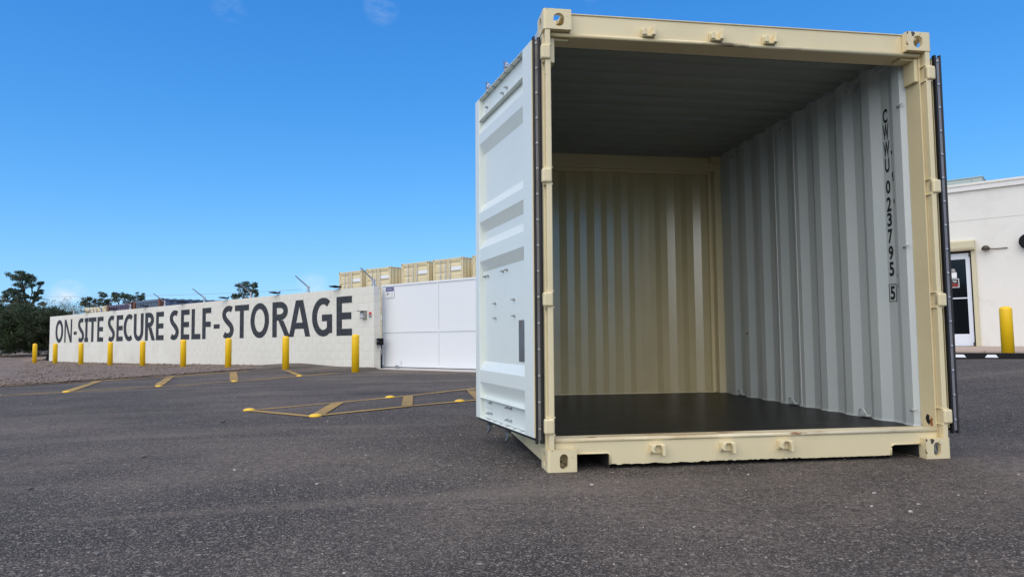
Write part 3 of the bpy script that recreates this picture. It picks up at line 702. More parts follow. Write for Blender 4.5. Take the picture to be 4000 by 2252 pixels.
# ------------------------------------------------------------------ glyph strokes for the painted wall words
def arc2(cx_, cy_, rx, ry, a0, a1, n=14): return [(cx_ + rx * math.cos(R_(a0 + (a1 - a0) * i / n)), cy_ + ry * math.sin(R_(a0 + (a1 - a0) * i / n))) for i in range(n + 1)]
def glyph(ch, w, h, vs, hs):
    """list of strokes (centre line, closed, (vertical-stroke width, horizontal-stroke width))"""
    a, b = vs / 2, hs / 2; L_, R2, B_, T_ = a, w - a, b, h - b
    full = lambda *s: [(p, c, (vs, hs)) for p, c in s]
    if ch == 'E': return full(([(L_, 0), (L_, h)], 0), ([(vs, T_), (w, T_)], 0), ([(vs, h / 2), (w * .96, h / 2)], 0), ([(vs, B_), (w, B_)], 0))
    if ch == 'F': return full(([(L_, 0), (L_, h)], 0), ([(vs, T_), (w, T_)], 0), ([(vs, h * .47), (w * .95, h * .47)], 0))
    if ch == 'L': return full(([(L_, 0), (L_, h)], 0), ([(vs, B_), (w, B_)], 0))
    if ch == 'T': return full(([(w / 2, 0), (w / 2, h - hs)], 0), ([(0, T_), (w, T_)], 0))
    if ch == 'I': return [([(w / 2, hs), (w / 2, h - hs)], 0, (vs, hs)), ([(0, B_), (w, B_)], 0, (vs, hs)), ([(0, T_), (w, T_)], 0, (vs, hs))]
    if ch == '-': return [([(0, h / 2), (w, h / 2)], 0, (vs, h))]
    if ch == 'O': return full((arc2(w / 2, h / 2, w / 2 - a, h / 2 - b, 0, 360, 36)[:-1], 1))
    if ch == 'C': return full((arc2(w * .64, h / 2, w * .64 - a, h / 2 - b, 54, 306, 28), 0))
    if ch == 'G': return full((arc2(w * .56, h / 2, w * .56 - a, h / 2 - b, 52, 305, 30), 0), ([(w - a, h * .085), (w - a, h * .563)], 0), ([(w * .50, h * .478), (w - vs * .98, h * .478)], 0))
    if ch == 'U': return full(([(L_, h)] + arc2(w / 2, h * .36, w / 2 - a, h * .36 - b, 180, 360, 18) + [(R2, h)], 0))
    if ch == 'N': return [([(L_ * .7, 0), (L_ * .7, h)], 0, (vs * .7, hs)), ([(w - L_ * .7, 0), (w - L_ * .7, h)], 0, (vs * .7, hs)), ([(vs * .42, h), (w - vs * .42, 0)], 2, (vs * .9, hs))]
    if ch == 'R': return full(([(L_, 0), (L_, h)], 0), ([(vs, T_), (w * .42, T_)] + arc2(w * .42, h * .735, w * .45 - a, h * .265 - b, 90, -90, 14) + [(vs, h * .47 + b)], 0)) + [([(w * .48, h * .47), (w - a * 1.1, 0)], 2, (vs * 1.1, hs))]
    if ch == 'A': return [([(a * 1.02, 0), (w / 2 - a * .5, h)], 2, (vs, hs)), ([(w - a * 1.02, 0), (w / 2 + a * .5, h)], 2, (vs, hs)), ([(w * .3, h * .30), (w * .7, h * .30)], 0, (vs, hs * .95))]
    if ch == 'S':
        p = arc2(w * .56, h * .735, w * .56 - a, h * .265 - b, 48, 205, 16)
        q = arc2(w * .46, h * .262, w * .54 - a, h * .262 - b, 25, -140, 16)
        p0, p1 = Vector(p[-1]), Vector(q[0]); c0 = p0 + Vector((w * .07, -h * .10)); c1 = p1 + Vector((-w * .07, h * .10))
        mid = []
        for i in range(1, 10):
            t = i / 10; mid.append(tuple(p0 * (1 - t) ** 3 + c0 * 3 * t * (1 - t) ** 2 + c1 * 3 * t * t * (1 - t) + p1 * t ** 3))
        return full((p + mid + q, 0))
def glyph_mesh(ch, x0, z0, w, h, vs, hs, front, th=.0012, name='letter', material=None):
    mb = MB()
    for k, (pts, mode, (sw, sh)) in enumerate(glyph(ch, w, h, vs, hs)):
        pts = [Vector(p) for p in pts]; n_ = len(pts); l, r = [], []
        for i, p in enumerate(pts):
            if mode == 1: d = pts[(i + 1) % n_] - pts[i - 1]
            else: d = pts[min(i + 1, n_ - 1)] - pts[max(i - 1, 0)]
            if mode == 2: q = Vector((sw / 2, 0))          # diagonal cut level top and bottom
            else: d.normalize(); q = Vector((d.y * sw / 2, -d.x * sh / 2))
            l.append(p + q); r.append(p - q)
        yf = front - th - .0005 * k
        vv = [(x0 + p.x, y, z0 + p.y) for y in (yf, front) for p in l + r]
        o_ = 2 * n_; fs = []
        for i in range(n_ if mode == 1 else n_ - 1):
            j = (i + 1) % n_
            fs += [(i, j, n_ + j, n_ + i), (i, j, j + o_, i + o_), (n_ + i, n_ + j, n_ + j + o_, n_ + i + o_)]
        mb.add(vv, fs)
    return mb.mesh(name, material)

# ------------------------------------------------------------------ block wall
WT = .0042
wall = empty('block_wall', P0, (0, -WT, ROT))
wall.rotation_mode = 'XYZ'
tag(wall, 'long white painted block wall with charcoal self-storage lettering', 'wall')
BW, BH, TH = .4064, .2032, .2; LW = 58.5 * BW
MB().box(-LW + .010, -.010, .006, TH - .006, -.6, 2.030).build('core', M['wallpaint'], wall)
def block_mesh(w):
    return MB().box(.0035, w - .0035, 0, TH, .0035, BH - .0035).mesh('block', M['block'])
full_b, half_b = block_mesh(BW), block_mesh(BW / 2)
cells = []
for r in range(-1, 10):
    x = 0.0; first = True
    if r % 2: cells.append((r, -BW / 2, True)); x = -BW / 2
    while x - BW > -LW - .01: cells.append((r, x - BW, False)); x -= BW
    if x > -LW + .1: cells.append((r, x - BW / 2, True))
cells.sort(key=lambda c: -c[1])
br = random.Random(11); rest = MB()
for k, (r, x, half) in enumerate(cells):
    jy = br.uniform(-.0012, .0012)
    if k < 300:
        b = bpy.data.objects.new('block', half_b if half else full_b); col.objects.link(b); b.parent = wall; b.location = (x, jy, r * BH)
    else:
        w_ = BW / 2 if half else BW
        rest.box(x + .003, x + w_ - .003, jy, TH, r * BH + .003, r * BH + BH - .003)
o = rest.build('block_courses', M['block'], wall); o['kind'] = 'stuff'
words = [('O', -22.98, -21.98), ('N', -21.82, -20.88), ('-', -20.66, -20.29), ('S', -20.16, -19.43), ('I', -19.39, -18.96), ('T', -18.92, -18.08), ('E', -17.97, -17.33),
         ('S', -16.86, -16.14), ('E', -15.99, -15.36), ('C', -15.30, -14.47), ('U', -14.35, -13.48), ('R', -13.34, -12.48), ('E', -12.41, -11.78),
         ('S', -11.31, -10.60), ('E', -10.45, -9.82), ('L', -9.67, -9.03), ('F', -8.91, -8.31), ('-', -8.14, -7.75),
         ('S', -7.59, -6.86), ('T', -6.80, -5.96), ('O', -5.87, -4.83), ('R', -4.65, -3.72), ('A', -3.79, -2.74), ('G', -2.66, -1.74), ('E', -1.55, -.89)]
for ch, x0, x1 in words:
    z0, h_ = (.813, 1.022)
    if ch == '-': z0, h_ = 1.14, .14
    if ch in 'OSCGU': z0 -= .012; h_ += .024 if ch != 'U' else .012
    vs = .235 if x0 > -9.7 else .25
    if ch in 'E' and x0 < -9: vs = .22
    link('letter', glyph_mesh(ch, x0, z0, x1 - x0, h_, vs, .178, -.0035 if ch != 'A' else -.0052, material=M['letter']), wall)

def wall_thing(name, s, d, z, label, cat, group=None):
    p = wl(s, d); o = empty(name, (p.x, p.y, z + WT * s), (0, 0, ROT)); tag(o, label, cat, group); return o
arm_where = ['at the far left end above the first letters', 'above the N of the first word', 'between the first and second word', 'above the U of the second word', 'in front of the blue container',
             'in front of the round tree', 'against open sky above the T of STORAGE', 'at the right corner of the wall before the beige containers']
proto = None
for s, wh in zip((-21.02, -17.9, -14.95, -11.96, -9.0, -6.05, -3.0, -.14), arm_where):
    if proto is None:
        proto = wall_thing('fence_arm', s, .1, 2.034, 'x', 'fence arm', 'metal arms on the wall top')
        MB().lathe([(.045, -.004), (.045, .05), (.03, .055), (.03, .12), (.036, .125), (.036, .165), (.015, .19)], n=10).build('base_socket', M['steel'], proto, smooth=False)
        MB().prism([(-.012, .12), (-.024, .185), (-.41, .455), (-.422, .437), (-.045, .16)], 'x', -.014, .014).build('arm', M['steel'], proto, .003)
        o = proto
    else:
        o = copy_tree(proto); p = wl(s, .1); o.location = (p.x, p.y, 2.034 + WT * s)
    tag(o, 'slanted metal fence arm, ' + wh, 'fence arm', 'metal arms on the wall top')
proto = None
lw = ['above SITE near the far left end', 'above the start of SECURE', 'above the R of SECURE', 'below the blue container end', 'where the blue container meets the wall top', 'above the T of STORAGE', 'above the G of STORAGE']
for s, wh in zip((-19.18, -16.23, -13.34, -10.33, -7.4, -4.44, -1.52), lw):
    if proto is None:
        proto = wall_thing('floodlight', s, .03, 2.034, 'x', 'floodlight', 'lights on the wall top')
        f = MB(lambda a, b, c: (a, b, c - .12 * b)); f.box(-.15, .13, -.20, .02, .045, .070); f.build('lamp_head', M['dark'], proto, .006)
        MB().box(-.03, .03, -.02, .07, -.003, .012).tube([(0, .03, .01), (.03, .03, .09), (.10, .02, .11)], .012, 6).build('bracket', M['dark'], proto)
        o = proto
    else:
        o = copy_tree(proto); p = wl(s, .03); o.location = (p.x, p.y, 2.034 + WT * s)
    tag(o, 'small flat black floodlight on the wall top, ' + wh, 'floodlight', 'lights on the wall top')
# keypad, key switch, gate lock
kp = wall_thing('keypad', -.39, 0, 1.225, 'grey gate keypad with a slanted hood on the white wall, right of the last E', 'keypad')
MB().box(-.075, .095, -.085, -.002, 0, .19).build('housing', M['devgrey'], kp, .006)
MB().prism([(-.002, .1905), (-.002, .205), (-.17, .205), (-.17, .175), (-.155, .1905)], 'x', -.095, .10).build('hood', M['devgrey'], kp)
mb = MB(); [mb.box(-.045 + .03 * i, -.022 + .03 * i, -.090, -.0855, .03 + .03 * j, .052 + .03 * j) for i in range(3) for j in range(4)]; mb.build('buttons', M['white'], kp)
ks = wall_thing('key_switch', -.143, 0, 1.262, 'small key switch with a red top panel at the right edge of the white wall', 'switch')
MB().box(-.037, .037, -.035, -.002, 0, .062).build('box', M['steel'], ks, .004)
MB().box(-.034, .034, -.030, -.002, .0625, .124).build('red_panel', M['red'], ks, .002)
MB().lathe([(.018, 0), (.016, .012)], n=10).build('knob', M['devgrey'], ks).location = (0, -.045, .03)
lk = wall_thing('lock_box', .0, .09, .56, 'black gate lock box between the white wall end and the white gate', 'lock box')
MB().box(.002, .095, -.02, .13, 0, .165).box(.015, .08, -.03, -.021, .06, .10).build('housing', M['dark'], lk, .008)
MB().box(.03, .09, -.034, -.031, .085, .100).build('latch', M['steel'], lk)
MB().tube([(.06, .05, .0), (.07, .05, -.06), (.10, .05, -.15), (.105, .05, -.24)], .012, 7).build('conduit', M['devgrey'], lk, smooth=True)
MB().box(.002, .012, .0, .07, -.07, -.01).build('bracket', M['steel'], lk)
pst = wall_thing('gate_post', -.10, .27, -.12, 'black square gate post in the gap beside the white wall end', 'post')
MB().box(-.03, .03, -.03, .03, 0, .70).build('post', M['dark'], pst, .003)
ps = wall_thing('pipe_stub', -24.05, .05, -.12, 'small black pipe stub at the far left end of the white wall', 'pipe')
MB().lathe([(.09, 0), (.09, .42), (.07, .43)], n=12).build('pipe', M['dark'], ps)

# ------------------------------------------------------------------ sliding gate
gp_ = wl(0, .40); gate = empty('sliding_gate', (gp_.x, gp_.y, 0), (0, 0, ROT)); tag(gate, 'white sheet metal sliding gate with tube frame behind the open container', 'gate')
GX0, GX1, GM = -.19, 5.6, 1.865
MB().box(GX0, GX1, .012, .024, .045, 2.06).build('backing_sheet', M['gatewhite'], gate)
for x0, x1, y0, y1, z0, z1, nm in ((GX0, GX1, -.012, .030, 2.03, 2.078, 'top_rail'), (GX0, GX1, -.012, .030, .012, .062, 'bottom_rail'), (GX0, GX0 + .05, -.012, .030, .0625, 2.0295, 'end_stile'),
                                   (GM - .022, GM + .022, -.007, .011, .0625, .862, 'mullion'), (GM - .022, GM + .022, -.007, .011, .914, 2.0295, 'mullion'), (GX0 + .0505, GX1, -.008, .011, .862, .9135, 'mid_rail'), (3.92, 3.97, -.018, .011, .0625, .8615, 'mullion'), (3.92, 3.97, -.018, .011, .914, 2.0295, 'mullion')):
    MB().box(x0, x1, y0, y1, z0, z1).build(nm, M['gatewhite'], gate, .004)
for a, b in ((GX0 + .056, GM - .028), (GM + .028, 3.914)):
    for z0, z1 in ((.068, .857), (.919, 2.024)): MB().box(a, b, .004, .0115, z0, z1).build('panel', M['gatewhite'], gate, .002)
MB().box(.31, .55, -.018, -.0125, .035, .175).build('wheel_cover', M['gatewhite'], gate, .003)
wq = MB(lambda a, b, c: (.43 + a, -.03 + c, .004 + b)).lathe([(.03, -.02), (.055, -.018), (.048, 0), (.055, .018), (.03, .02)], n=16).build('wheel', M['steel'], gate)
tr = MB(lambda a, b, c: tuple(wl(a, b, c))).box(-.16, 6.2, .10, .62, -.20, -.028).box(-.16, 6.2, .39, .43, -.0275, -.008).build('gate_track', M['conc']); tr['kind'] = 'structure'
sg = empty('notice_sign', tuple(wl(-.02, .40 - .0125, 1.745)), (0, 0, ROT)); tag(sg, 'blue and white NOTICE sign with a camera picture on the white gate', 'sign')
SWD, SHT = .315, .275
MB().box(0, SWD, -.003, 0, 0, SHT).build('sign_board', M['white'], sg)
MB().box(.006, SWD - .006, -.0045, -.0031, .155, SHT - .006).build('blue_panel', M['blue'], sg)
mb = MB()
for x0, x1, z0, z1 in ((.018, SWD - .018, .166, .169), (.018, SWD - .018, .259, .262), (.018, .021, .1691, .2589), (SWD - .021, SWD - .018, .1691, .2589)): mb.box(x0, x1, -.0056, -.0046, z0, z1)
mb.build('panel_border', M['white'], sg)
def sign_text(txt, w, h, material, parent, x, z, y, slant=0.0, name='lettering'):
    me = fit_text(txt, w, h, material, name)
    for v in me.vertices: v.co.x += slant * v.co.y
    o = link(name, me, parent); o.location = (x, y, z); o.rotation_euler = (R_(90), 0, 0); return o
sign_text('NOTICE', .215, .05, M['white'], sg, SWD / 2, .214, -.0062, .25)
sign_text('24 HOUR', .115, .024, M['ink'], sg, .235, .112, -.0036)
sign_text('VIDEO', .085, .020, M['ink'], sg, .235, .075, -.0036)
sign_text('SURVEILLANCE', .175, .020, M['ink'], sg, .205, .034, -.0036)
mb = MB(); mb.prism([(.05, .118), (.062, .132), (.142, .098), (.132, .078)], 'y', -.0046, -.0031); mb.prism([(.03, .05), (.036, .09), (.07, .078), (.10, .086), (.09, .072), (.06, .068)], 'y', -.0046, -.0031)
mb.build('camera_picture', M['ink'], sg)

# ------------------------------------------------------------------ bollards
def bollard_proto():
    o = empty('bollard', (0, 0, 0))
    r = .086
    prof = [(r, -.08), (r, .80)] + [(r * math.cos(t) ** .8 if t < 1.5 else .004, .80 + .055 * math.sin(t)) for t in [i * math.pi / 2 / 7 for i in range(1, 8)]]
    MB().lathe(prof, n=28).build('sleeve', M['yellow'], o, smooth=True)
    return o
bl = ['standing left of the wall on gravel, farthest left of all', 'in front of the first letter O', 'in front of the S of ON-SITE', 'below the first S of SECURE', 'below the U of SECURE',
      'below the S of SELF', 'below the F and hyphen of SELF-STORAGE', 'below the R of STORAGE', 'nearest the white gate, below the last E']
foot = Vector((CAM.x, CAM.y, 0)); bp = bollard_proto()
for k, (t, wh) in enumerate(zip((3.57, 3.31, 3.02, 2.735, 2.46, 2.165, 1.89, 1.598, 1.31), bl)):
    p = foot + NW * 10 + DW * 10 * t
    o = bp if k == 0 else copy_tree(bp)
    o.location = (p.x, p.y, gh(p.x, p.y) + .02); o.rotation_euler = (R_(rnd.uniform(-.4, .4)), R_(rnd.uniform(-.4, .4)), rnd.uniform(0, 6))
    tag(o, 'yellow bollard ' + wh, 'bollard', 'yellow bollards')
o = copy_tree(bp); o.location = (8.641, 6.014, .262); o.rotation_euler = (0, 0, 1); o.scale = (1.02, 1.02, .98)
tag(o, 'yellow bollard behind the black parking stop at the building door', 'bollard', 'yellow bollards')

# domes
dm = MB().lathe([(.062, -.004), (.062, .004), (.056, .012), (.042, .019), (.022, .0235), (.004, .025)], n=20).mesh('road_stud', M['yellow_dome'], smooth=True)
studs = [(-7.15, 8.34, 'on the far island line, leftmost in the picture'), (-6.27, 8.66, 'at the first full hatch of the far island'), (-5.10, 9.40, 'at the second hatch of the far island'), (-4.02, 10.22, 'at the third hatch of the far island'), (-3.03, 11.6, 'at the hatch of the far island nearest the gate'),
         (-2.42, 4.05, 'at the left tip of the near island'), (-1.63, 3.21, 'at the lower corner of the near island, closest to the camera'), (-.97, 5.17, 'on the upper line of the near island'), (-.16, 4.31, 'on the lower line of the near island beside the container door')]
for x, y, wh in studs:
    o = link('road_stud', dm); o.location = (x, y, gh(x, y) + .004); tag(o, 'yellow dome road stud ' + wh, 'road stud', 'yellow dome road studs')

# ------------------------------------------------------------------ office building on the right
PF = Vector((11.8556, 10.5795, 0))
bld = empty('office_building', PF, (0, 0, ROT)); tag(bld, 'white stucco building with a glass door at the right edge', 'building')
ZB, X0, X1 = .33, -7.0, 9.0
DX0, DX1, DT = -.76, .27, 2.545
mb = MB()
mb.box(DX1 + .002, X1, 0, .25, ZB, 3.226); mb.box(X0, DX0 - .002, 0, .25, ZB, 3.226); mb.box(DX0 - .0015, DX1 + .0015, 0, .25, DT, 3.226)
mb.box(X0, X1, .012, .25, 3.2265, 3.243); mb.box(X0, X1, 0.001, .25, 3.2435, 3.92)
mb.box(X0, X0 + .25, .2505, 9, ZB, 3.92); mb.box(X1 - .25, X1, .2505, 9, ZB, 3.92); mb.box(X0 + .2505, X1 - .2505, 8.75, 9, ZB, 3.92)
mb.build('wall', M['stucco'], bld)
MB().box(X0 + .26, X1 - .26, .26, 8.74, 3.6, 3.7).build('roof', M['conc'], bld)
MB().box(X0, X1, -.055, .30, 3.921, 4.035).build('parapet_band', M['capworn'], bld, .006)
MB().box(X0, X1, -.075, .32, 4.0355, 4.092).build('parapet_cap', M['stucco'], bld, .006)
MB().box(DX1, DX1 + .085, -.055, -.001, .358, 2.547).box(DX0 - .085, DX0, -.055, -.001, .358, 2.547).build('door_surround', M['trim'], bld, .004)
MB().prism([(-.001, 2.548), (-.001, 2.775), (-.15, 2.775), (-.19, 2.745), (-.19, 2.60), (-.17, 2.548)], 'x', DX0 - .09, DX1 + .09).build('shutter_box', M['trim'], bld, .004)
MB().box(DX1 - .035, DX1, .05, .12, .358, 2.544).box(DX0, DX0 + .035, .05, .12, .358, 2.544).box(DX0 + .036, DX1 - .036, .05, .12, 2.50, 2.544).build('door_jamb', M['dark'], bld)
gd = empty('glass_door', (0, 0, 0)); gd.parent = bld
a0, a1 = DX0 + .036, DX1 - .036
MB().box(a1 - .085, a1, .03, .075, .362, 2.498).box(a0, a0 + .085, .03, .075, .362, 2.498).box(a0 + .0855, a1 - .0855, .03, .075, 2.36, 2.498).box(a0 + .0855, a1 - .0855, .03, .075, .362, .636).build('door_frame', M['doorwhite'], gd, .003)
MB().box(a0 + .0855, a1 - .0855, .025, .07, 1.448, 1.476).build('push_bar', M['doorwhite'], gd, .003)
MB().box(a0 + .0855, a1 - .0855, .050, .056, 1.4765, 2.3595).build('pane', M['glass'], gd); MB().box(a0 + .0855, a1 - .0855, .050, .056, .6365, 1.4475).build('pane', M['glass'], gd)
MB().box(a1 - .02, a1 + .02, .012, .03, 2.40, 2.49).box(a1 - .02, a1 + .02, .012, .03, .365, .45).build('hinge', M['bronze'], gd)
os_ = empty('open_sign', tuple(PF + Vector((0, 0, 0)) - DW * -.335 + NW * .047 + Vector((0, 0, 1.712))), (0, 0, ROT)); tag(os_, 'black and white WE\'RE OPEN sign hanging inside the glass door', 'sign')
MB().box(0, .335, -.004, 0, 0, .205).build('sign_board', M['white'], os_)
MB().box(.012, .323, -.0055, -.0041, .012, .193).build('black_panel', M['ink'], os_)
sign_text("WE'RE", .20, .05, M['white'], os_, .19, .145, -.0062)
sign_text('OPEN', .28, .075, M['red'], os_, .168, .058, -.0062)
pn = empty('paper_notice', tuple(PF - DW * -.25 + NW * .047 + Vector((0, 0, 1.935))), (0, 0, ROT)); tag(pn, 'white paper notice above the open sign on the glass door', 'notice')
MB().box(0, .21, -.002, 0, 0, .13).build('paper', M['white'], pn)
MB(lambda a, b, c: (.14 + a, -.004 + c * .1, .17 + b)).lathe([(.04, -.02), (.05, 0), (.04, .02)], n=14).build('suction_cup', M['devgrey'], pn)
# lamp and round fixture on the facade
fl = empty('wall_lamp', tuple(PF - DW * .56 + Vector((0, 0, 2.52))), (0, 0, ROT)); tag(fl, 'small dark bronze wall lamp with a thin side rod right of the glass door', 'lamp')
MB(lambda a, b, c: (a, -.09 + b, c)).lathe([(.075, .0), (.085, .012), (.075, .06), (.045, .095), (.01, .105)], n=18).build('shade', M['bronze'], fl, smooth=True)
MB().tube([(.06, -.05, .03), (.20, -.03, .018), (.40, -.022, .022)], .011, 7).box(-.03, .03, -.05, 0, .03, .08).build('rod', M['bronze'], fl)
rf = empty('round_fixture', tuple(PF - DW * 1.345 + Vector((0, 0, 2.640))), (0, 0, ROT)); tag(rf, 'round black wall fixture cut by the right edge of the photo', 'wall fixture')
MB(lambda a, b, c: (a, -c, b)).lathe([(.05, .002), (.05, .08), (.165, .085), (.175, .10), (.175, .15), (.165, .165), (.02, .17)], n=28).build('disc', M['dark'], rf)
ac = empty('rooftop_unit', tuple(PF + NW * 4 + Vector((0, 0, 3.70))), (0, 0, ROT)); tag(ac, 'grey green air conditioning unit on the roof of the white building', 'air conditioner')
MB().box(-2.4, .185, 0, 1.5, .12, 1.24).build('housing', M['acgreen'], ac, .01)
MB().box(-2.42, .205, -.02, 1.52, 1.2405, 1.265).build('lid', M['acgreen'], ac, .004)
MB().box(-.075, -.055, -.012, -.001, .14, 1.23).box(-1.3, -1.28, -.012, -.001, .14, 1.23).build('seam', M['devgrey'], ac)
MB().box(-2.3, .1, .05, 1.45, 0, .1195).build('curb', M['devgrey'], ac)
# sidewalk slabs, parking stop
sw = MB(lambda a, b, c: tuple(PF - DW * a + NW * b + Vector((0, 0, c))))
for a, b in ((-6.9, -2.2), (-2.19, .80), (.81, 3.8), (3.81, 9.0)): sw.box(a, b, -3.85, -.003, -.1, .357)
o = sw.build('sidewalk', M['walk'], bevel=.012); o['kind'] = 'structure'
st = empty('parking_stop', tuple(PF - DW * 1.207 + NW * -6.016 + Vector((0, 0, .262))), (0, 0, ROT)); tag(st, 'black rubber parking stop with white trapezoid marks in front of the building', 'parking stop')
MB().prism([(0, 0), (.012, .03), (.030, .112), (.13, .112), (.15, .03), (.16, 0)], 'x', -1.3, 1.6).build('rubber_bar', M['dark'], st, .006)
for c in (-.50, -.13, .285):
    q = lambda a, b, d_: (a, b - .002, d_)
    MB(lambda a, b, c_: (a, .0118 + (c_ - .03) * .2195 - .0012 - (.0012 if b < .5 else 0), c_)).prism([(c - .085 - .37, .044), (c + .085 - .37, .044), (c + .055 - .37, .088), (c - .055 - .37, .088)], 'y', 0, 1).build('reflector', M['white'], st)

# ------------------------------------------------------------------ yard containers
def yard_container(depth=2.991):
    r = empty('stored_container', (0, 0, 0))
    c = MB().box(0, .162, 0, .178, 0, .118).mesh('corner_casting', M['beige'])
    hole = MB().prism([(.081 + a, .059 + b) for a, b in stadium(.06, .08, 4)], 'y', -.0015, 0).mesh('casting_hole', M['dark'])
    for z in (0, H - .118):
        for x in (0, W - .162):
            o = link('corner_casting', c, r, .006); o.location = (x, 0, z); k = link('casting_hole', hole, o)
            o = link('corner_casting', c, r, .006); o.location = (x, depth - .178, z)
    for x0 in (.006, W - .10): MB().box(x0, x0 + .094, .02, .10, .1185, H - .1185).build('corner_post', M['beige'], r, .004)
    MB().box(.1625, W - .1625, .02, .10, H - .11, H - .02).build('header', M['beige'], r, .004)
    MB().box(.1625, W - .1625, .02, .10, .03, .15).build('sill', M['beige'], r, .004)
    MB().box(.10, W - .10, .075, .085, .1505, H - .1105).build('door_seal', M['rubber'], r)
    for side in (0, 1):
        x = (lambda a: a) if side == 0 else (lambda a: W - a)
        mb = MB(lambda a, b, c_: (x(a), b, c_)); p = []; y = .10
        while y < depth - .1: p += [(y, .045), (y + .08, .045), (y + .14, .010), (y + .22, .010)]; y += .28
        p = [q for q in p if q[0] < depth - .06] + [(depth - .05, .012)]
        for (ya, ua), (yb, ub) in zip(p[:-1], p[1:]): mb.add([(ua, ya, .12), (ub, yb, .12), (ub, yb, H - .06), (ua, ya, H - .06)], [(0, 1, 2, 3)])
        mb.build('side_panel', M['beige'], r)
        MB().box(*sorted((x(.006), x(.055))), .1785, depth - .1785, H - .07, H - .02).build('top_side_rail', M['beige'], r)
        d0, d1 = (.115, 1.205) if side == 0 else (1.233, W - .115)
        dr = MB(); zz = [(.17, .03), (.36, .03), (.42, .055), (.50, .055), (.56, .03)]
        zz = [(.16, .025), (.30, .025), (.302, .05)]
        for zc_ in (.55, 1.17, 1.75, 2.28): zz += [(zc_ - .09, .05), (zc_ - .04, .072), (zc_ + .04, .072), (zc_ + .09, .05)]
        zz += [(2.40, .05), (2.402, .025), (2.47, .025)]
        for (za, ta), (zb, tb) in zip(zz[:-1], zz[1:]): dr.add([(d0 + .07, ta, za), (d1 - .07, ta, za), (d1 - .07, tb, zb), (d0 + .07, tb, zb)], [(0, 1, 2, 3)])
        dr.box(d0, d0 + .07, .022, .072, .16, 2.47); dr.box(d1 - .07, d1, .022, .072, .16, 2.47)
        leaf = dr.build('door', M['beige'], r)
        hx = d0 if side == 0 else d1
        for z in (.3, .95, 1.6, 2.25): MB().box(hx - .06, hx + .06, .008, .0215, z - .04, z + .04).build('hinge', M['beige'], leaf, .004)
        for s in ((.64, 1.06) if side == 0 else (1.42, 1.98)):
            if s == 1.98: continue
            rod = MB().tube([(s, -.015, .11), (s, -.015, 2.53)], .024, 8).build('locking_rod', M['steel'], leaf, smooth=True)
        if side == 1: MB().box(1.52, 2.30, .012, .0215, 1.86, 2.07).build('white_label', M['white'], leaf)
    MB().box(.05, W - .05, .11, depth - .05, H - .05, H - .03).build('roof', M['beige'], r)
    MB().box(.10, W - .10, depth - .05, depth - .01, .1, H - .05).build('rear_panel', M['beige'], r)
    return r
PC = Vector((2.300, 35.312, 0))
yc = yard_container()
yl = ['leftmost in the upper row behind the gate', 'second from left in the upper row behind the gate', 'third from left in the upper row behind the gate', 'fourth from left in the upper row behind the gate', 'fifth in the upper row, mostly hidden by the open door']
yo = ['leftmost', 'second', 'third', 'fourth', 'fifth']
for k, (s, zt, wh) in enumerate(zip((-11.50, -8.65, -5.20, -2.41, .77), (5.13, 5.16, 5.225, 5.245, 5.24), yl)):
    p = PC - DW * s
    o = yc if k == 0 else copy_tree(yc)
    o.location = (p.x, p.y, zt - H); o.rotation_euler = (0, 0, ROT)
    tag(o, 'beige storage container, ' + wh, 'shipping container', 'beige containers stacked behind the gate')
    if k == 1:
        q = copy_tree(yc); q.location = (p.x, p.y, zt - 2 * H - .002); q.rotation_euler = (0, 0, ROT)
        tag(q, 'beige lower container glimpsed through the gap between wall and gate', 'shipping container', 'beige containers stacked behind the gate')
    else:
        q = copy_tree(yc); q.location = (p.x, p.y, zt - 2 * H - .002); q.rotation_euler = (0, 0, ROT)
        tag(q, 'beige lower container hidden under the ' + yo[k] + ' container of the upper row', 'shipping container', 'beige containers stacked behind the gate')
PD = Vector((-10.014, 24.185, 0))
o = copy_tree(yc); p = PD - DW * -7.70; o.location = (p.x, p.y, 2.262 - H); o.rotation_euler = (0, 0, ROT)
tag(o, 'beige storage container showing only its top edge over the wall, left of the purple one', 'shipping container')
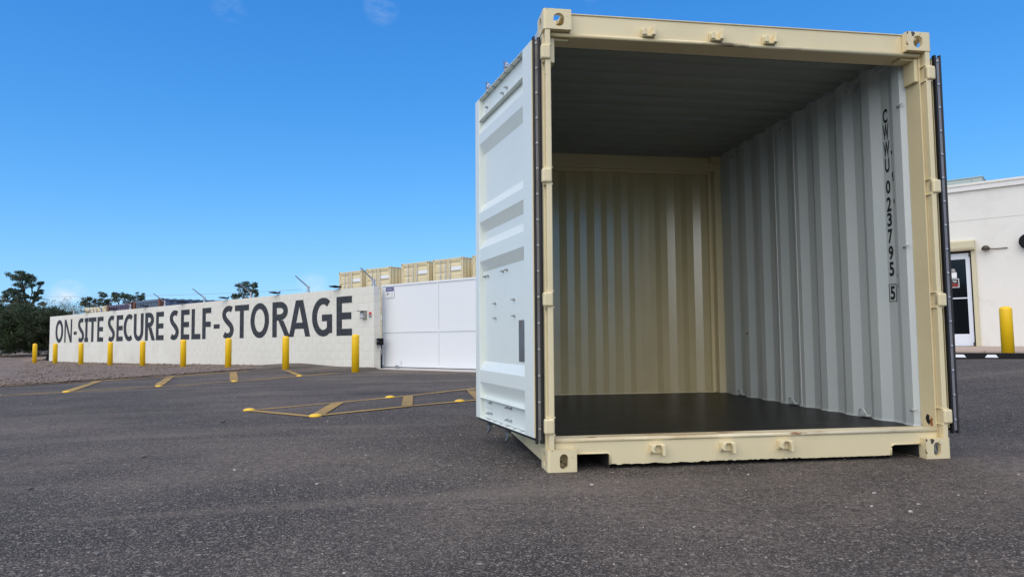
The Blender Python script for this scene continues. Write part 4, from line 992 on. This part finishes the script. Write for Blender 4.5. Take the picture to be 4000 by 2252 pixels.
def old_container(s, ztop, steel, name, label, depth=6.06):
    p = PD - DW * s; r = empty(name, (p.x, p.y, ztop - H), (0, 0, ROT)); tag(r, label, 'shipping container')
    for x in (0, W - .17):
        MB().box(x, x + .17, 0, .16, .0, H).build('corner_post', M['rusty'], r, .01)
        MB().box(x, x + .17, depth - .16, depth, 0, H).build('corner_post', M['rusty'], r, .01)
    mb = MB(); x = .17; pr_ = []
    while x < W - .2: pr_ += [(x, .06), (x + .09, .06), (x + .11, .02), (x + .20, .02), (x + .22, .06)]; x += .235
    pr_ = [q for q in pr_ if q[0] < W - .17] + [(W - .17, .06)]
    for (xa, ya), (xb, yb) in zip(pr_[:-1], pr_[1:]): mb.add([(xa, ya, .1), (xb, yb, .1), (xb, yb, H - .12), (xa, ya, H - .12)], [(0, 1, 2, 3)])
    mb.build('end_panel', steel, r)
    MB().box(.1705, W - .1705, .01, .12, H - .12, H - .03).build('header', steel, r, .005)
    for side in (0, 1):
        xx = (lambda a: a) if side == 0 else (lambda a: W - a)
        mb = MB(); pr_ = []; y = .16
        while y < depth - .2: pr_ += [(y, .05), (y + .08, .05), (y + .12, .015), (y + .22, .015), (y + .26, .05)]; y += .30
        pr_ = [q for q in pr_ if q[0] < depth - .16] + [(depth - .16, .05)]
        for (ya, ua), (yb, ub) in zip(pr_[:-1], pr_[1:]): mb.add([(xx(ua), ya, .1), (xx(ub), yb, .1), (xx(ub), yb, H - .09), (xx(ua), ya, H - .09)], [(0, 1, 2, 3)])
        mb.build('side_panel', steel, r)
        MB().box(*sorted((xx(.004), xx(.06))), .1605, depth - .1605, H - .09, H - .04).build('top_side_rail', steel, r)
    mb = MB(); y = .12; pr_ = []
    while y < depth - .2: pr_ += [(y, H - .038), (y + .10, H - .038), (y + .14, H - .008), (y + .22, H - .008), (y + .26, H - .038)]; y += .30
    for (ya, za), (yb, zb) in zip(pr_[:-1], pr_[1:]): mb.add([(.06, ya, za), (W - .06, ya, za), (W - .06, yb, zb), (.06, yb, zb), (.06, ya, H - .06), (W - .06, ya, H - .06), (W - .06, yb, H - .06), (.06, yb, H - .06)], [(0, 1, 2, 3), (4, 5, 6, 7), (0, 4, 7, 3), (1, 2, 6, 5)])
    mb.build('roof', steel, r, fix=False)
old_container(-5.10, 2.285, M['purple'], 'old_container', 'faded purple shipping container with rusty posts behind the wall', 2.991)
old_container(-2.44, 2.352, M['cblue'], 'old_container', 'faded blue shipping container with rusty posts and long side behind the wall')

# ------------------------------------------------------------------ trees and brush
def leaf_cloud(mb, c, r, n, size, rr, shell=0.5):
    for _ in range(n):
        v = Vector((rr.gauss(0, 1), rr.gauss(0, 1), rr.gauss(0, 1))).normalized()
        k = (shell + (1 - shell) * rr.random()) if rr.random() < .7 else rr.random()
        p = Vector((c[0] + v.x * r[0] * k, c[1] + v.y * r[1] * k, c[2] + v.z * r[2] * k))
        a = Vector((rr.gauss(0, 1), rr.gauss(0, 1), rr.gauss(0, .7))).normalized(); b = a.cross(Vector((rr.gauss(0, 1), rr.gauss(0, 1), rr.gauss(0, 1)))).normalized()
        s1 = size * rr.uniform(.6, 1.4); s2 = s1 * rr.uniform(.3, .55)
        mb.add([p - a * s1, p - b * s2 * .7, p + a * s1, p + b * s2], [(0, 1, 2, 3)])
def tree(name, base, pads, leaf, label, cat, group, size, dens, limb_r=.12, seed=1, trunk_top=None, bark='bark'):
    """pads: (dx, dy, z, rx, ry, rz) about base; limbs run from the trunk to each pad"""
    rr = random.Random(seed); r = empty(name, base); tag(r, label, cat, group)
    zmin = min(p[2] for p in pads); fork = trunk_top or zmin * .55
    mb = MB(); mb.tube([(0, 0, -.1), (.05, 0, fork * .5), (0, 0, fork)], [limb_r * 1.5, limb_r * 1.15, limb_r], 8)
    for (dx, dy, z, rx, ry, rz) in pads:
        st_ = Vector((rr.uniform(-.1, .1), rr.uniform(-.1, .1), fork * rr.uniform(.75, 1.0))); e = Vector((dx, dy, z))
        mid = st_.lerp(e, .55) + Vector((rr.uniform(-.25, .25), 0, -.12 * abs(dx)))
        mb.tube([st_, mid, e], [limb_r * .6, limb_r * .38, limb_r * .12], 6)
        for _ in range(5):
            q = e + Vector((rr.uniform(-.8, .8) * rx, rr.uniform(-.8, .8) * ry, rr.uniform(-.3, .9) * rz)); b0 = mid.lerp(e, rr.uniform(.1, .8))
            mb.tube([b0, b0.lerp(q, .5) + Vector((0, 0, -.06)), q], [limb_r * .22, limb_r * .13, limb_r * .05], 5)
    mb.build('trunk', M[bark], r, smooth=True)
    lm = MB()
    for (dx, dy, z, rx, ry, rz) in pads:
        vol = rx * ry * rz; nsub = max(10, int(30 * (rx * rz) ** .5))
        for _ in range(nsub):
            v = Vector((rr.gauss(0, 1), rr.gauss(0, 1), rr.gauss(0, 1))).normalized() * rr.uniform(.45, 1.0)
            q = (dx + v.x * rx, dy + v.y * ry, z + v.z * rz); k = rr.uniform(.30, .55) * min(rx, ry, rz) ** .5 * .75
            leaf_cloud(lm, q, (k * 1.25, k * 1.25, k * .75), int(dens * rr.uniform(.6, 1.4)), size, rr)
    lm.build('crown', M[leaf], r, fix=False)
    return r
# px -> position helper at a chosen distance (used only to set out the far planting)
def at(px, py, D):
    d = cx * ((px - 2000) / 2716.5065) + cy - cz * ((py - 1126) / 2716.5065)
    return CAM + d * D
def pads_from(px_list, D, base, sc, ox, oy):
    k = D / 2716.5065 / sc; out = []
    for (x, y, a, b) in px_list:
        p = at(ox + x / sc, oy + y / sc, D); out.append((p.x - base[0], p.y - base[1] + random.Random(x).uniform(-.6, .6), p.z - base[2], a * k, a * k * .9, b * k))
    return out
b0 = at(225 / 2.231, 1400, 60); b0.z = .1
tree('eucalyptus_tree', b0, pads_from([(215, 285, 110, 45), (150, 280, 55, 35), (280, 310, 60, 40), (255, 370, 95, 30), (330, 345, 30, 18), (70, 440, 68, 42), (40, 480, 50, 40), (110, 500, 50, 30), (165, 420, 50, 25), (215, 470, 70, 40), (200, 540, 85, 40), (340, 425, 45, 25), (320, 478, 45, 28), (260, 530, 60, 35), (350, 525, 30, 14)], 60, b0, 2.231, 0, 950),
     'leaf_euc', 'tall eucalyptus tree with flat layered crown at the far left', 'tree', 'trees on the skyline', .085, 52, .16, 3, trunk_top=4.0)
b0 = at(860 / 2.231, 1400, 70); b0.z = .1
tree('round_tree', b0, pads_from([(780, 490, 38, 28), (765, 530, 45, 25), (850, 500, 48, 35), (915, 455, 32, 26), (925, 500, 40, 30), (735, 520, 28, 14), (870, 540, 80, 25)], 70, b0, 2.231, 0, 950),
     'leaf_euc', 'dark leafy tree behind the wall, just left of the purple container', 'tree', 'trees on the skyline', .085, 42, .12, 5)
b0 = at(1130 / 2.231, 1400, 70); b0.z = .1
tree('round_tree', b0, pads_from([(1005, 450, 34, 24), (1025, 490, 40, 24), (1095, 460, 45, 34), (1150, 475, 50, 30), (1205, 452, 45, 28), (1230, 485, 34, 20), (1100, 510, 60, 25)], 70, b0, 2.231, 0, 950),
     'leaf_euc', 'dark spreading tree rising behind the purple and blue containers', 'tree', 'trees on the skyline', .085, 42, .12, 6)
b0 = at(900 + 120 / 2.071, 1400, 70); b0.z = .1
tree('round_tree', b0, pads_from([(115, 330, 45, 32), (85, 360, 50, 32), (140, 375, 45, 35), (195, 335, 28, 25), (200, 380, 35, 28), (215, 415, 32, 18), (20, 430, 40, 18), (55, 415, 30, 16), (110, 425, 60, 25)], 70, b0, 2.071, 900, 950),
     'leaf_euc', 'twin-topped dark tree standing alone behind the middle of the wall', 'tree', 'trees on the skyline', .08, 42, .12, 7)
bs = [(10, 1290, 45, 2.2, 1.7, 'dark green thicket at the extreme left edge'), (75, 1275, 44, 2.4, 1.8, 'dark green thicket below the tall eucalyptus'), (135, 1285, 43, 2.2, 1.6, 'dark green thicket behind the first yellow bollard'), (190, 1300, 42, 1.8, 1.45, 'dark green thicket touching the left end of the white wall')]
for k, (px, py, D, rx, rz, lb) in enumerate(bs):
    b0 = at(px, 1380, D); b0.z = .25; pd_ = []
    rr = random.Random(40 + k)
    for _ in range(20): pd_.append((rr.uniform(-.8, .8) * rx * .75, rr.uniform(-1, 1) * 1.2, rr.uniform(.08, 1.0) * (rz * 1.55), rx * .45, 1.0, .55))
    tree('thicket', b0, pd_, 'leaf_bush', lb, 'bush', 'dark bushes at the left edge', .06, 60, .05, 50 + k, trunk_top=.35)
for k, (px, py, D, w_, lb) in enumerate([(25, 1195, 52, 1.6, 'pale sparse brush showing sky between twigs at the left edge'), (175, 1200, 50, 1.9, 'pale sparse brush above the left end of the wall'), (250, 1205, 52, 1.6, 'pale sparse brush in front of the small white cloud'), (318, 1215, 52, 1.2, 'pale sparse brush left of the beige container top')]):
    b0 = at(px, 1380, D); b0.z = .2; r = empty('sparse_brush', b0); tag(r, lb, 'bush', 'sparse brush on the skyline'); rr = random.Random(70 + k)
    tw = MB(); lm = MB(); top = at(px, py - 22, D).z - .2
    for _ in range(60):
        x = rr.uniform(-1, 1) * w_; y = rr.uniform(-1, 1) * 1.0; hh = top * rr.uniform(.65, 1.06)
        e = Vector((x * 1.15 + rr.uniform(-.3, .3), y, hh)); a = Vector((x * .5, y * .5, 0))
        tw.tube([a, a.lerp(e, .6) + Vector((rr.uniform(-.15, .15), 0, 0)), e], [.02, .012, .005], 4)
        for _ in range(7):
            q = a.lerp(e, rr.uniform(.55, 1.0)); q2 = q + Vector((rr.uniform(-.3, .3), rr.uniform(-.3, .3), rr.uniform(.05, .4))); tw.tube([q, q2], [.008, .003], 3)
            leaf_cloud(lm, q2, (.14, .14, .12), 5, .045, rr)
    tw.build('twigs', M['twig'], r, fix=False); lm.build('foliage', M['leaf_pale'], r, fix=False)
# dry grass along the foot of the thicket
rr = random.Random(8); g_ = MB()
for _ in range(11000):
    u_, v_ = rr.uniform(-.01, .34), rr.uniform(.40, .72)
    q = wl(-25.6 - 24 * u_, -2.5 + 16 * v_)
    z = gh(q.x, q.y) - .07 + 0.86 * sm(v_ * 2.6 - 0.2) * (1 - 0.80 * sm((u_ - .02) / .22)); hh = rr.uniform(.08, .34); dx, dy = rr.gauss(0, .09), rr.gauss(0, .09); w_ = rr.uniform(.006, .016)
    g_.add([(q.x - w_, q.y, z), (q.x + w_, q.y, z), (q.x + dx, q.y + dy, z + hh)], [(0, 1, 2)])
o = g_.build('dry_grass', M['leaf_dry'], fix=False); o['kind'] = 'stuff'; o['label'] = 'dry straw coloured grass at the foot of the thicket'
# overhead line
a, b = at(-900, 1132, 82), at(1180, 1157.5, 73)
pts = [a.lerp(b, t / 30) - Vector((0, 0, 1.1 * (1 - (2 * t / 30 - 1) ** 2) - .75)) for t in range(31)]
tag(MB().tube(pts, .016, 5).build('power_line', M['devgrey'], smooth=True), 'thin overhead line crossing the sky above the old containers', 'power line')

# ------------------------------------------------------------------ loose stones
def stone_mesh(seed, material):
    rr = random.Random(seed); bm = bmesh.new(); bmesh.ops.create_icosphere(bm, subdivisions=1, radius=1)
    for v in bm.verts: v.co *= rr.uniform(.7, 1.2); v.co.z *= .6
    me = bpy.data.meshes.new('stone'); bm.to_mesh(me); bm.free(); me.materials.append(material); return me
sts = [(-2.44, 1.11, .026, 'rock', 'small dark stone lying alone on the open asphalt left of centre'), (-2.43, 3.0, .030, 'rock', 'dark stone on the asphalt below the left tip of the near yellow island'), (-1.34, -.47, .013, 'rock', 'small dark stone on the asphalt below centre left'),
       (-1.83, -1.06, .016, 'rock', 'brown stone on the asphalt near the bottom left'), (-2.67, .21, .018, 'rock', 'dark stone on the asphalt at the left edge'), (-1.21, -.02, .011, 'rock_pale', 'pale pebble on the asphalt left of the container door'), (.15, -.35, .013, 'rock_pale', 'white pebble on the asphalt in front of the container sill')]
for k, (x, y, s, mt, lb) in enumerate(sts):
    o = link('stone', stone_mesh(k, M[mt])); o.scale = (s, s * .8, s * .8); o.location = (x, y, gh(x, y) + s * .3); o.rotation_euler = (0, 0, k); tag(o, lb, 'stone', 'loose stones on the asphalt')
ico = []
for seed in range(3):
    me = stone_mesh(seed + 20, M['rock']); ico.append(([tuple(v.co) for v in me.vertices], [tuple(p.vertices) for p in me.polygons]))
def scatter(name, n, pick, material, label):
    rr = random.Random(hash(name) % 7 + 3); mb = MB()
    for _ in range(n):
        x, y, s, z = pick(rr); vs, fs = ico[rr.randrange(3)]; a = rr.uniform(0, 6.28); c, s_ = math.cos(a), math.sin(a)
        mb.add([(x + (v[0] * c - v[1] * s_) * s, y + (v[0] * s_ + v[1] * c) * s, z + v[2] * s + s * .25) for v in vs], fs)
    o = mb.build(name, material, fix=False); o['kind'] = 'stuff'; o['label'] = label; return o
def near_pick(rr):
    D = 1.6 + 9 * rr.random() ** 1.6; px = rr.uniform(-100, 4100); p = at(px, 1320, D)
    return p.x, p.y, rr.uniform(.0018, .0045) if rr.random() < .93 else rr.uniform(.005, .010), gh(p.x, p.y)
scatter('loose_grit', 2600, near_pick, M['rock'], 'loose grit scattered over the asphalt')
scatter('pale_grit', 900, near_pick, M['rock_pale'], 'pale grit scattered over the asphalt')
def gr_pick(rr):
    u = .15 + .84 * rr.random(); a = edge_pt(edge, u); b = edge_pt(far, u); v = rr.random()
    if rr.random() < .35: v = v * .10 - .035
    elif rr.random() < .4: v = 1 - .12 * v
    p = a.lerp(b, v); return p.x, p.y, rr.uniform(.012, .04) * (1.3 if rr.random() < .1 else .8), gh(p.x, p.y) + .035
scatter('gravel_stones', 9000, gr_pick, M['rock_brown'], 'loose gravel stones along the asphalt edge and wall foot')
